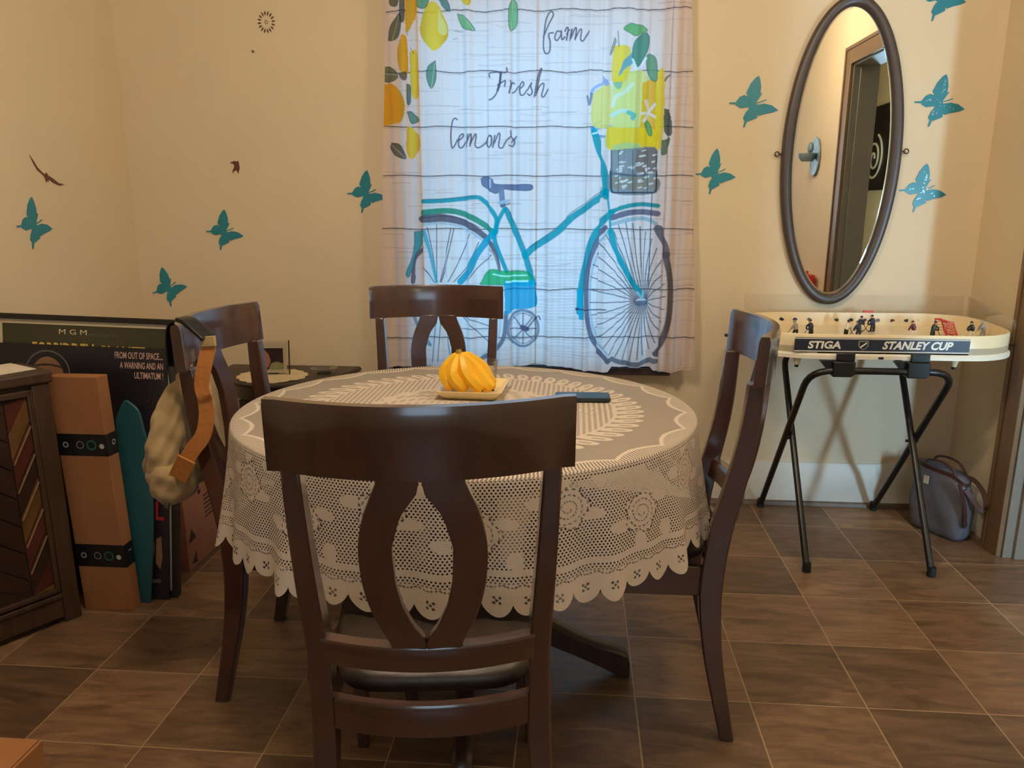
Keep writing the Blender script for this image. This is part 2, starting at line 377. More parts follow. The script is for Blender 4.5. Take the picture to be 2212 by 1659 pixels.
# ------------------------------------------------------------------ curtains with the printed bicycle and lemons
class Paint:
    def __init__(s, P, base): s.P = P; s.c = np.tile(lin(base), (len(P), 1))
    def _sel(s, x0, y0, x1, y1): return np.where((s.P[:, 0] >= x0) & (s.P[:, 0] <= x1) & (s.P[:, 1] >= y0) & (s.P[:, 1] <= y1))[0]
    def blend(s, idx, a, color): s.c[idx] = s.c[idx] * (1 - a[:, None]) + lin(color) * a[:, None]
    def poly(s, pts, color, alpha=.9, edge=None, shade=None):
        P = np.array(smooth_path(list(pts) + [pts[0]], 5))[:, :2]
        i = s._sel(P[:, 0].min(), P[:, 1].min(), P[:, 0].max(), P[:, 1].max())
        if len(i) == 0: return
        q = s.P[i]; ins = np.zeros(len(i), bool)
        for a, b_ in zip(P, np.roll(P, -1, 0)):
            c = ((a[1] > q[:, 1]) != (b_[1] > q[:, 1])); c &= q[:, 0] < (b_[0] - a[0]) * (q[:, 1] - a[1]) / (b_[1] - a[1] + 1e-9) + a[0]; ins ^= c
        k = i[ins]; s.blend(k, np.full(len(k), alpha), color)
        if shade is not None and len(k):
            u = (s.P[k, 0] - P[:, 0].min()) / (np.ptp(P[:, 0]) + 1e-6); s.blend(k, np.clip(np.abs(u - .45) * 2, 0, 1) ** 2 * .7, shade)
        if edge is not None: s.stroke(P, 1.4, edge, .75, smooth=False)
    def stroke(s, pts, w, color, alpha=.9, smooth=True, w1=None):
        P = [tuple(map(float, p[:2])) for p in pts]
        if smooth and len(P) > 2: P = [tuple(p) for p in smooth_path(P, 5)]
        n = len(P) - 1
        d = {}
        allx = [p[0] for p in P]; ally = [p[1] for p in P]; m = max(w, w1 or 0) / 2 + 1.5
        i = s._sel(min(allx) - m, min(ally) - m, max(allx) + m, max(ally) + m)
        if len(i) == 0: return
        q = s.P[i]; best = np.full(len(i), -9.0)
        for j in range(n):
            a = np.array(P[j]); b_ = np.array(P[j + 1]); ab = b_ - a; L = ab @ ab + 1e-9
            tt = np.clip(((q - a) @ ab) / L, 0, 1); dist = np.hypot(*(q - a - tt[:, None] * ab).T)
            ww = w if w1 is None else w + (w1 - w) * (j / max(1, n - 1))
            best = np.maximum(best, ww / 2 - dist)
        a = np.clip(best + .55, 0, 1) * alpha; k = a > 0
        s.blend(i[k], a[k], color)

A = lambda L: [(820 + .229 * x, .229 * y) for x, y in L]
B_ = lambda L: [(820 + .1929 * x, 380 + .1929 * y) for x, y in L]
E_ = lambda L: [(800 + .3255 * x, 380 + .3255 * y) for x, y in L]
C_ = lambda L: [(1220 + .2291 * x, 40 + .2291 * y) for x, y in L]
F_ = lambda L: [(800 + .3255 * x, .3255 * y) for x, y in L]

TEAL, TEALG, DK, SP, LEM = (10, 150, 160), (10, 140, 110), (72, 76, 92), (58, 64, 84), (236, 200, 30)
def artwork(p):
    # wood grain of the painted boards
    for k in range(300):
        y = RNG.uniform(-30, 810); x = RNG.uniform(800, 1500); L = RNG.uniform(30, 190)
        if x < 900 or x > 1420 or RNG.random() < .8:
            p.stroke([(x, y), (x + L / 2, y + RNG.uniform(-3, 3)), (x + L, y + RNG.uniform(-3, 3))], RNG.uniform(1, 2.2), (160, 128, 120), RNG.uniform(.12, .42))
    for k in range(34):
        y = 560 + k * 6.4; x = 1170 + RNG.uniform(-14, 20); p.stroke([(x, y), (x + 40, y + 2), (x + RNG.uniform(60, 120), y)], 1.4, (150, 130, 150), .35)
    for y, sl in [(28, -8), (157, -2), (275, 0), (380, 0), (494, 1), (624, 0), (728, -1)]:
        q = [(x, y + sl * (x - 825) / 675 + (2.6 if y < 200 else 1.2) * math.sin(x / 19 + y)) for x in range(815, 1512, 12)]
        p.stroke(q, 2.4, (64, 54, 58), .85, smooth=False)
        p.stroke([(a, b_ + 4) for a, b_ in q], 1.2, (160, 140, 140), .4, smooth=False)
    # lemons and leaves, upper left
    for L in [[(500, 20), (560, 60), (650, 260), (640, 380), (580, 450), (520, 490), (470, 450), (410, 370), (395, 260), (420, 120), (470, 40)],
              [(220, 330), (265, 380), (275, 690), (210, 680), (180, 600), (175, 470)], [(45, 800), (130, 800), (210, 880), (250, 1000), (220, 1140), (130, 1175), (35, 1160)],
              [(290, 500), (350, 510), (370, 900), (310, 890)], [(270, 1200), (320, 1210), (370, 1290), (380, 1380), (340, 1490), (290, 1490), (262, 1400)],
              [(250, -40), (350, -40), (340, 160), (290, 290), (255, 280)], [(750, -60), (860, -40), (855, 60), (790, 40)]]:
        p.poly(A(L), LEM, .9, shade=(196, 150, 30))
    for L in [[(220, 330), (265, 380), (275, 690), (210, 680), (180, 600), (175, 470)], [(45, 800), (130, 800), (210, 880), (250, 1000), (220, 1140), (130, 1175), (35, 1160)], [(250, -40), (350, -40), (340, 160), (290, 290), (255, 280)]]:
        p.poly(A(L), (226, 148, 40), .6)  # unlit look of these outer lemons put into the colour as orange
    p.poly(A([(560, 100), (640, 260), (630, 340), (560, 300)]), (226, 226, 150), .6)
    for L, c in [([(90, 390), (110, 260), (190, 140), (215, 200), (190, 340), (130, 390)], (84, 92, 70)), ([(120, 1350), (200, 1370), (260, 1480), (240, 1500), (160, 1470), (110, 1400)], (80, 84, 76)),
                 ([(40, 640), (110, 640), (180, 710), (140, 770), (45, 770)], (92, 104, 84)), ([(360, -30), (470, -30), (450, 70), (390, 80), (355, 40)], (84, 150, 110)),
                 ([(545, -20), (640, 10), (670, 110), (620, 90)], (72, 128, 122)), ([(740, 140), (800, 160), (880, 250), (900, 295), (800, 280), (760, 210)], (104, 172, 110)),
                 ([(1265, -10), (1300, 60), (1300, 230), (1240, 300), (1220, 230), (1225, 70)], (110, 176, 120)), ([(535, 580), (540, 750), (495, 840), (450, 740), (460, 640)], (74, 134, 108)),
                 ([(270, 1060), (310, 1060), (370, 1140), (310, 1170)], (74, 134, 120)), ([(265, 800), (300, 820), (300, 970), (270, 980)], (60, 110, 104)),
                 ([(200, -20), (240, -20), (240, 200), (200, 190)], (84, 84, 66)), ([(95, -20), (180, -20), (170, 60), (110, 60)], (90, 92, 72)), ([(190, 700), (260, 690), (255, 760), (215, 750)], (100, 90, 66))]:
        p.poly(A(L), c, .88, edge=(48, 66, 62))
    for L in [[(130, 380), (190, 160)], [(790, 160), (890, 290)], [(1262, 10), (1245, 290)], [(530, 600), (497, 835)], [(120, 1370), (250, 1490)], [(45, 700), (180, 712)]]:
        p.stroke(A(L), 1.2, (210, 220, 190), .6, smooth=False)
    for L in [[(255, 300), (275, 340)], [(300, 460), (330, 520)], [(700, 380), (740, 370)], [(710, 300), (780, 310)]]: p.stroke(A(L), 1.6, (90, 84, 90), .6, smooth=False)
    # lettering
    W = 3.0; INK = (84, 82, 100)
    for L in [[(1150, 250), (1180, 180), (1215, 110), (1200, 85), (1170, 130), (1155, 220), (1150, 320), (1165, 360), (1190, 350), (1195, 290), (1185, 235), (1215, 225)],
              [(1268, 222), (1240, 215), (1225, 260), (1242, 275), (1265, 240), (1268, 212), (1272, 270), (1292, 250)],
              [(1292, 212), (1304, 186), (1311, 200), (1300, 270)], [(1303, 232), (1312, 208), (1326, 204)], [(1325, 275), (1340, 200), (1332, 262), (1358, 195), (1368, 202), (1358, 270)], [(1360, 262), (1390, 203), (1402, 208), (1395, 262), (1412, 276), (1450, 215)]]:
        p.stroke(F_(L), W, INK)
    for L in [[(1048, 735), (1045, 700), (1100, 688), (1160, 692), (1205, 688), (1203, 650)], [(1147, 700), (1135, 800), (1105, 890), (1065, 940), (1042, 948)], [(1118, 808), (1160, 782), (1190, 770), (1184, 822)],
              [(1235, 770), (1240, 795), (1224, 885)], [(1236, 840), (1258, 785), (1275, 792)], [(1258, 880), (1275, 870), (1312, 820)], [(1320, 852), (1362, 808), (1352, 778), (1326, 820), (1330, 896), (1360, 900), (1388, 862)],
              [(1396, 860), (1435, 790), (1428, 820), (1442, 872), (1420, 906), (1398, 890)], [(1460, 915), (1490, 750), (1520, 660), (1530, 662), (1508, 740), (1476, 905)], [(1482, 880), (1510, 820), (1545, 790), (1550, 820), (1530, 905), (1552, 915), (1590, 850)]]:
        p.stroke(A(L), W, INK)
    p.stroke(A([(1147, 700), (1138, 790), (1118, 860)]), 5, INK)
    for L in [[(738, 1132), (712, 1120), (690, 1160), (678, 1280), (688, 1395), (716, 1372), (742, 1320)], [(748, 1335), (790, 1292), (785, 1265), (755, 1300), (752, 1380), (780, 1396), (815, 1345)],
              [(826, 1392), (842, 1272), (832, 1350), (862, 1272), (872, 1290), (862, 1382)], [(864, 1360), (905, 1270), (915, 1290), (905, 1372), (940, 1396), (1000, 1350), (1020, 1300)],
              [(1058, 1285), (1020, 1300), (1012, 1370), (1040, 1392), (1062, 1360), (1062, 1290), (1040, 1280)], [(1074, 1392), (1092, 1282), (1082, 1360), (1125, 1266), (1140, 1282), (1128, 1382), (1162, 1398), (1195, 1340), (1240, 1290)],
              [(1238, 1238), (1244, 1290), (1276, 1330), (1262, 1382), (1225, 1376)], [(1250, 1345), (1292, 1290)]]:
        p.stroke(A(L), W, INK)
    # back wheel, fender and rack
    p.stroke(B_([(490, 480), (700, 470), (850, 492), (1000, 545), (1130, 635), (1230, 730), (1290, 820), (1335, 980), (1350, 1080)]), 18, (84, 80, 96), w1=6)
    p.stroke(B_([(490, 410), (700, 392), (850, 398), (1000, 445), (1150, 530), (1290, 640)]), 12, TEALG, .92)
    p.stroke(B_([(495, 470), (700, 450), (850, 462), (1000, 510), (1130, 580)]), 2, (60, 60, 76), .6)
    p.stroke(B_([(505, 545), (650, 530), (830, 545), (1000, 605), (1170, 730)]), 5, (176, 190, 196), .9)
    p.stroke(B_([(1240, 815), (1290, 880), (1330, 1000), (1350, 1080)]), 4, (150, 140, 140), .8)
    p.poly(B_([(400, 625), (490, 618), (490, 700), (430, 880), (350, 1112), (308, 1112), (312, 1060), (370, 930), (400, 760)]), TEAL, .88, edge=(24, 90, 104))
    p.poly(B_([(490, 830), (420, 960), (412, 1180), (360, 1180), (385, 980), (410, 880), (485, 790)]), (92, 92, 108), .9)
    hub = (950, 636)
    for L in [[(540, 580), (600, 860), (650, 1180)], [(650, 545), (650, 1190)], [(805, 590), (740, 960), (690, 1180)], [(838, 590), (760, 960), (700, 1180)], [(1022, 650), (900, 940), (780, 1180)],
              [(1115, 740), (1000, 990), (840, 1180)], [(1262, 882), (1100, 1030), (990, 1180)], [(490, 1000), (620, 1190)]]:
        p.stroke(B_(L), 1.8, SP, .9)
    for a_, b_ in [((780, 905), (600, 1230)), ((600, 920), (800, 1000)), ((620, 935), (820, 1135)), ((500, 950), (545, 1230)), ((475, 950), (452, 1230)), ((440, 950), (415, 1230)), ((350, 900), (350, 960)), ((560, 1010), (805, 1012))][1:]:
        p.stroke(E_([a_, b_]), 1.8, SP, .85, smooth=False)
    p.stroke(E_([(285, 900), (335, 1010), (400, 1120)]), 7, (104, 140, 150), .85)
    p.stroke(E_([(905, 900), (890, 1060), (830, 1150), (740, 1210)]), 9, (100, 108, 120), .9)
    p.stroke(E_([(870, 900), (860, 1040), (800, 1130), (735, 1195)]), 3, (176, 196, 196), .8)
    p.stroke(B_([(485, 288), (700, 280), (900, 262), (1080, 240), (1150, 262), (1250, 370), (1310, 470), (1310, 560), (1292, 700), (1345, 860), (1430, 1070)]), 9, TEAL, .95)
    p.stroke(B_([(485, 265), (700, 258), (900, 240), (1080, 220)]), 1.6, (24, 96, 104), .8)
    p.stroke(B_([(510, 620), (570, 860), (645, 1180)]), 7, (40, 166, 180), .85)
    p.stroke(B_([(1300, 620), (1190, 740), (1080, 900), (1010, 1060), (910, 1180)]), 14, (18, 152, 172), .95)
    p.stroke(B_([(1410, 360), (1335, 500), (1300, 640)]), 9, TEAL, .95)
    p.stroke(B_([(1425, 380), (1500, 570), (1620, 860), (1680, 1060), (1720, 1170)]), 11, TEAL, .95)
    p.stroke(B_([(1460, 400), (1540, 580), (1650, 850), (1720, 1080)]), 1.5, (20, 88, 100), .8)
    # saddle and post
    p.poly(B_([(1140, 30), (1200, 5), (1270, 40), (1300, 92), (1500, 98), (1700, 100), (1690, 162), (1500, 160), (1400, 152), (1330, 190), (1280, 190), (1160, 110)]), (96, 110, 138), .92, edge=(58, 66, 90))
    p.stroke(B_([(1250, 40), (1250, 130)]), 3, (206, 220, 236), .7, smooth=False)
    p.stroke(B_([(1368, 160), (1385, 330)]), 12, (118, 132, 150), .95, smooth=False)
    p.stroke(B_([(1345, 300), (1450, 278)]), 6, (170, 184, 196), .95, smooth=False); p.stroke(B_([(1360, 340), (1460, 310)]), 2, (60, 70, 90), .9, smooth=False)
    # chain guard
    p.poly(E_([(740, 700), (770, 640), (810, 618), (900, 630), (1040, 632), (1080, 690), (1090, 720), (900, 720), (740, 720)]), (24, 170, 104), .92, edge=(20, 110, 90))
    p.poly(E_([(890, 690), (1000, 700), (1085, 690), (1100, 760), (1100, 862), (960, 885), (905, 915), (895, 800)]), (18, 160, 190), .92)
    p.stroke(E_([(820, 650), (900, 662), (1040, 656)]), 3, (190, 240, 220), .9); p.stroke(E_([(905, 700), (1045, 694)]), 4, (200, 244, 244), .9)
    p.stroke(E_([(905, 745), (1090, 745)]), 2, (20, 110, 140), .8, smooth=False)
    c = (1015, 1010)
    ring = [(c[0] + 100 * math.cos(t), c[1] + 122 * math.sin(t)) for t in np.linspace(0, 2 * PI, 30)]
    p.stroke(E_(ring), 6, (122, 130, 146), .9); p.stroke(E_([(c[0] + (x - c[0]) * .84, c[1] + (y - c[1]) * .84) for x, y in ring]), 1.5, SP, .8)
    for t in np.linspace(0, 2 * PI, 9)[:-1]: p.stroke(E_([c, (c[0] + 86 * math.cos(t), c[1] + 104 * math.sin(t))]), 2.6, (96, 100, 120), .85, smooth=False)
    p.stroke(E_([(1010, 1000), (1040, 1010)]), 11, (90, 84, 110), .9, smooth=False); p.stroke(E_([(1040, 1010), (1110, 930), (1128, 950)]), 3, SP, .8)
    # main tube and fork
    p.stroke(E_([(1030, 525), (1090, 470), (1240, 372), (1340, 275), (1440, 205), (1565, 100)]), 15, TEAL, .95, w1=13)
    p.stroke(E_([(1060, 470), (1240, 340), (1340, 240), (1440, 172), (1545, 80)]), 1.6, (18, 92, 110), .85)
    p.stroke(E_([(1560, -260), (1480, -270), (1490, -340), (1520, -360)]), 5, (40, 130, 180), .7)
    p.stroke(C_([(275, 1070), (320, 1250), (365, 1400), (388, 1520), (390, 1680)]), 13, TEAL, .95, w1=12)
    p.stroke(C_([(260, 1045), (300, 1035), (400, 1020)]), 8, (30, 150, 190), .8); p.stroke(C_([(262, 1090), (300, 1080)]), 3, (220, 250, 250), .9)
    # front fender, tyre and rim
    p.stroke(E_([(1385, 900), (1395, 760), (1425, 590), (1475, 410), (1545, 300), (1600, 240)]), 13, TEAL, .95)
    p.stroke(E_([(1590, 238), (1700, 202), (1800, 188), (1905, 198)]), 9, (14, 146, 150), .95)
    p.stroke(E_([(1600, 278), (1700, 248), (1800, 238), (1902, 250)]), 12, (92, 96, 118), .9)
    p.stroke(E_([(1602, 318), (1750, 285), (1830, 285), (1895, 318)]), 8, (150, 178, 186), .85)
    p.stroke(E_([(1560, 340), (1495, 440), (1445, 620), (1432, 820), (1448, 1000), (1485, 1110), (1570, 1215)]), 9, (92, 96, 118), .9)
    p.stroke(E_([(1575, 370), (1520, 460), (1472, 620), (1455, 820), (1468, 980), (1500, 1080), (1575, 1180)]), 4, (160, 184, 192), .85)
    p.stroke(E_([(1570, 1215), (1640, 1245), (1720, 1262), (1790, 1262), (1880, 1225)]), 11, (100, 110, 124), .9)
    p.stroke(E_([(1905, 350), (1945, 440), (1962, 520)]), 16, (94, 92, 106), .9); p.stroke(E_([(1962, 520), (1982, 660), (1986, 800), (1972, 960), (1935, 1090), (1885, 1180)]), 11, (92, 88, 100), .92)
    hub = (1795, 830)
    for k in range(34):
        t = 2 * PI * k / 34 + .05; ex = 1705 + 252 * math.cos(t); ey = 775 + 465 * math.sin(t)
        p.stroke(E_([(hub[0] + 40 * math.cos(t), hub[1] + 24 * math.sin(t)), ((hub[0] + ex) / 2, (hub[1] + ey) / 2 + 8 * math.sin(3 * t)), (ex, ey)]), 1.8, SP, .9)
    p.stroke(E_([(1592, 370), (1620, 470), (1680, 600), (1740, 710), (1790, 780)]), 13, (12, 152, 162), .96, w1=11)
    p.stroke(E_([(1570, 110), (1585, 250), (1592, 370)]), 5, TEAL, .9)
    p.stroke(E_([(1770, 770), (1800, 815), (1812, 770)]), 5, (150, 200, 206), .9); p.stroke(E_([(1770, 840), (1825, 840)]), 10, (86, 104, 122), .9, smooth=False)
    p.stroke(E_([(1870, 100), (1862, 300), (1845, 740)]), 2.4, SP, .8, smooth=False)
    p.stroke(E_([(1385, 760), (1395, 850), (1398, 935)]), 11, (20, 160, 180), .95); p.stroke(E_([(1370, 880), (1440, 886), (1560, 884)]), 2.4, SP, .9, smooth=False); p.stroke(E_([(1368, 880), (1376, 880)]), 6, SP, .9, smooth=False)
    # fruit basket
    p.poly(C_([(260, 720), (330, 660), (430, 640), (430, 1000), (260, 1010)]), (226, 212, 110), .85)
    p.poly(C_([(450, 560), (760, 520), (740, 1050), (690, 1180), (400, 1230), (410, 1020), (440, 1000)]), (214, 216, 120), .88)
    p.poly(C_([(460, 270), (560, 255), (620, 300), (620, 470), (560, 600), (450, 600), (440, 480)]), (238, 204, 40), .9, shade=(214, 196, 110))
    p.poly(C_([(730, 610), (865, 610), (860, 1220), (700, 1200), (720, 900)]), (232, 178, 34), .9, shade=(214, 150, 30))
    p.poly(C_([(865, 515), (935, 515), (915, 1150), (855, 1220), (860, 620)]), (236, 206, 40), .9)
    p.poly(C_([(395, 1030), (840, 1050), (845, 1200), (640, 1235), (420, 1245)]), (238, 198, 40), .85)
    p.poly(C_([(450, 1200), (600, 1170), (720, 1200), (640, 1260), (440, 1270)]), (150, 200, 150), .6)
    p.stroke(C_([(640, 620), (560, 700), (480, 740), (450, 830)]), 8, (214, 228, 214), .7); p.stroke(C_([(440, 920), (540, 870), (640, 900), (660, 940)]), 8, (196, 222, 222), .7)
    p.stroke(C_([(600, 890), (650, 910), (640, 940)]), 10, (64, 176, 160), .8)
    p.poly(C_([(450, 610), (540, 600), (530, 650), (490, 670)]), (90, 170, 150), .7)
    p.poly(C_([(550, 100), (620, 55), (720, 70), (775, 120), (720, 150), (650, 165)]), (96, 172, 100), .9, edge=(50, 110, 90))
    p.poly(C_([(630, 330), (640, 420), (570, 480), (500, 550), (540, 430), (590, 370)]), (84, 160, 176), .88)
    p.poly(C_([(770, 140), (790, 200), (770, 320), (700, 450), (650, 430), (635, 330), (660, 220), (720, 160)]), (70, 140, 120), .92, edge=(40, 86, 92))
    p.poly(C_([(790, 340), (850, 370), (870, 450), (865, 590), (800, 570), (770, 500), (765, 370)]), (96, 150, 112), .9, edge=(50, 96, 80))
    p.poly(C_([(740, 970), (790, 980), (820, 1050), (815, 1110), (770, 1080)]), (84, 156, 96), .9, edge=(50, 100, 70))
    for q in [(760, 780), (850, 810), (850, 930), (720, 900), (740, 970)]: p.stroke(C_([(785, 895), q]), 6, (232, 208, 190), .9, smooth=False, w1=2)
    p.stroke(C_([(640, 390), (690, 480), (760, 380)]), 5, (226, 236, 236), .9)
    p.stroke(C_([(250, 715), (285, 655), (400, 592)]), 6, (150, 176, 214), .9); p.stroke(C_([(210, 740), (232, 820), (255, 720)]), 5, (110, 124, 150), .85); p.stroke(C_([(365, 560), (400, 620)]), 9, (150, 160, 196), .8, smooth=False)
    p.stroke(C_([(500, 130), (505, 270)]), 2, (110, 120, 130), .8, smooth=False); p.poly(C_([(470, 180), (485, 230), (440, 350), (425, 330)]), (96, 120, 110), .7)
    p.poly(C_([(430, 1245), (640, 1225), (860, 1222), (865, 1400), (862, 1640), (432, 1640), (428, 1400)]), (128, 138, 140), .9)
    p.poly(C_([(680, 1240), (855, 1226), (850, 1440), (680, 1440)]), (124, 104, 92), .75); p.poly(C_([(450, 1500), (850, 1500), (850, 1600), (450, 1600)]), (150, 132, 92), .5)
    for k in range(46):
        x = RNG.uniform(450, 850); y = RNG.uniform(1250, 1620); p.stroke(C_([(x, y), (x + RNG.uniform(14, 50), y - 8)]), RNG.uniform(2, 4.5), (224, 226, 220), .85, smooth=False)
    for x in (440, 500, 640, 780, 862): p.stroke(C_([(x, 1245), (x, 1640)]), 2.2, (74, 80, 92), .75, smooth=False)
    p.stroke(C_([(430, 1460), (640, 1480), (862, 1470)]), 5, (84, 92, 104), .7); p.stroke(C_([(428, 1440), (432, 1600), (450, 1642), (845, 1642), (862, 1600), (865, 1440)]), 3, (56, 62, 78), .9, smooth=False)
    p.poly(C_([(930, 850), (1000, 900), (1010, 1100), (930, 1080)]), (70, 82, 74), .9); p.poly(C_([(910, 1150), (1000, 1130), (960, 1260), (905, 1285)]), (84, 112, 84), .9)
    p.stroke(C_([(940, 590), (960, 550), (1000, 525)]), 3, (90, 74, 64), .8); p.stroke(C_([(890, 1240), (880, 1400)]), 4, (226, 230, 226), .8, smooth=False)

def curtain_mat():
    m, n, l, out = node_mat('printed_curtain_cotton')
    at = n.new('ShaderNodeAttribute'); at.attribute_name = 'print'
    tc = n.new('ShaderNodeTexCoord'); wv = n.new('ShaderNodeTexNoise'); wv.inputs['Scale'].default_value = 420; l.new(tc.outputs['Object'], wv.inputs[0])
    bp = n.new('ShaderNodeBump'); bp.inputs['Strength'].default_value = .12; bp.inputs['Distance'].default_value = .001; l.new(wv.outputs[0], bp.inputs['Height'])
    df = n.new('ShaderNodeBsdfDiffuse'); tr = n.new('ShaderNodeBsdfTranslucent'); mx = n.new('ShaderNodeMixShader'); mx.inputs[0].default_value = .42
    l.new(at.outputs['Color'], df.inputs[0]); l.new(bp.outputs[0], df.inputs['Normal']); l.new(at.outputs['Color'], tr.inputs[0])
    l.new(df.outputs[0], mx.inputs[1]); l.new(tr.outputs[0], mx.inputs[2]); l.new(mx.outputs[0], out.inputs[0])
    return m
M['curtain'] = curtain_mat()
ZT = 2.085
def sheet(name, X, Y, Z, mats, parent=None, attrs=None, colors=None, uv=None, wrap=False):
    """grid of points as one smooth sheet; rows x columns"""
    nr, nc = X.shape; V = np.stack([X, Y, Z], -1).reshape(-1, 3)
    idx = np.arange(nr * nc).reshape(nr, nc); nxt = np.roll(idx, -1, 1) if wrap else idx[:, 1:]
    a = idx if wrap else idx[:, :-1]
    q = np.stack([a[:-1], nxt[:-1], nxt[1:], a[1:]], -1).reshape(-1, 4)
    me = bpy.data.meshes.new(name); me.vertices.add(len(V)); me.vertices.foreach_set('co', V.ravel().astype(np.float32))
    me.loops.add(q.size); me.loops.foreach_set('vertex_index', q.ravel().astype(np.int32))
    me.polygons.add(len(q)); me.polygons.foreach_set('loop_start', (np.arange(len(q)) * 4).astype(np.int32))
    me.update(calc_edges=True)
    for k, v in (attrs or {}).items():
        at = me.attributes.new(k, 'FLOAT', 'POINT'); at.data.foreach_set('value', v.ravel().astype(np.float32))
    if colors is not None:
        ca = me.color_attributes.new('print', 'FLOAT_COLOR', 'POINT'); ca.data.foreach_set('color', np.concatenate([colors, np.ones((len(colors), 1))], 1).ravel().astype(np.float32))
    if uv is not None:
        at = me.attributes.new('flat', 'FLOAT_VECTOR', 'POINT'); at.data.foreach_set('vector', np.concatenate([uv.reshape(-1, 2), np.zeros((len(V), 1))], 1).ravel().astype(np.float32))
    me.shade_smooth()
    for m in mats: me.materials.append(M[m])
    o = bpy.data.objects.new(name, me); COL.objects.link(o)
    if parent is not None: o.parent = parent
    return o
def curtain(label, xl, xr, hem, seed):
    nz = int((ZT - .59) / .0021); nx = int(max(abs(xr[1] - xl[1]), .5) / .0021)
    t = np.linspace(0, 1, nz)[:, None]; s_ = np.linspace(0, 1, nx)[None, :]
    zc = ZT - t * (ZT - .59)
    x0 = xl[0] + (xl[1] - xl[0]) * t; x1 = xr[0] + (xr[1] - xr[0]) * t; X = x0 + (x1 - x0) * s_
    hx, hz = zip(*hem); H = np.interp(X, hx, hz); k = np.clip((t - .9) / .1, 0, 1)
    Z = zc + (H - .59) * k
    X0_ = X.copy(); w = .35 + .65 * np.clip(1 - (zc - .6) / 1.5, 0, 1)
    ph = seed * 1.7
    Yd = .0085 * np.sin(2 * PI * X / .118 + ph) + .0060 * np.sin(2 * PI * X / .071 + 2 * ph + .8 * t) + .0042 * np.sin(2 * PI * X / .039 + ph * 3 + 2 * np.sin(5 * X))
    for xi, am in [(-.612, .010), (-.520, -.006), (-.430, .006), (-.345, -.009), (-.255, .006), (-.04, .007), (.035, -.006), (.088, .011), (.160, -.009), (.262, .010), (.338, -.011), (.40, .007)]:
        u_ = X0_ - xi; wf = .0115 if abs(am) > .008 else .0085; kf = (1.45 if xi in (-.612, .088, .338) else .55) * (.8 + .2 * t)
        X = X - kf * u_ * np.exp(-(u_ / wf) ** 2); Yd = Yd + np.sign(am) * (.0055 if xi in (-.612, .088, .338) else .0042) * np.tanh(u_ / .005) * np.exp(-np.abs(u_) / .030)
    fold = 1 / (1 + np.exp(-(X - .148) / .004)) * 1 / (1 + np.exp((X - .312) / .004))
    Yd = Yd * w + .012 * fold * np.clip(.25 + t, 0, 1) - .003 + (.004 * np.sin(2 * PI * X / .05 + 1) * (1 - t))
    Y = 3.086 + Yd * .92 + (.008 if seed == 1 else 0) * np.clip((X + .20) / .03, 0, 1) - (.004 if seed == 2 else 0) * np.clip((-.12 - X) / .03, 0, 1)
    pp = proj(np.stack([X0_, np.full_like(X, 3.1), np.broadcast_to(zc, X.shape)], -1)).reshape(-1, 2)
    global RNG
    RNG = np.random.default_rng(11)
    p = Paint(pp, (232, 216, 208)); artwork(p)
    o = sheet('curtain', X, Y, Z, ['curtain'], colors=p.c)
    tag(o, label, 'curtain', 'printed curtain panels at the window'); return o
curtain('left curtain panel, printed with hanging lemons, the words lemons and Fresh and a saddle', (-.724, -.802), (-.155, -.155), [(-.81, .589), (-.5, .592), (-.3, .590), (-.2, .604), (-.161, .613)], 1)
curtain('right curtain panel, printed with a lemon basket and the front wheel of a teal bicycle', (-.161, -.161), (.398, .487), [(-.161, .613), (-.05, .600), (.08, .582), (.137, .580), (.15, .604), (.227, .600), (.305, .606), (.319, .589), (.40, .586), (.487, .601)], 2)
t = empty('curtain_rod', (-.16, YB, 2.095)); tag(t, 'thin dark curtain rod carrying the two printed curtain panels', 'curtain rod')
obj('rod', MB().tube([(-.66, -.097, 0), (.62, -.097, 0)], .007, 10), 'iron', t)
for x in (-.655, .615): obj('bracket', MB().tube([(x, -.097, 0), (x, -.05, .0), (x, 0, -.01)], .005, 8).box(x - .012, x + .012, -.003, 0, -.04, .015), 'iron', t)

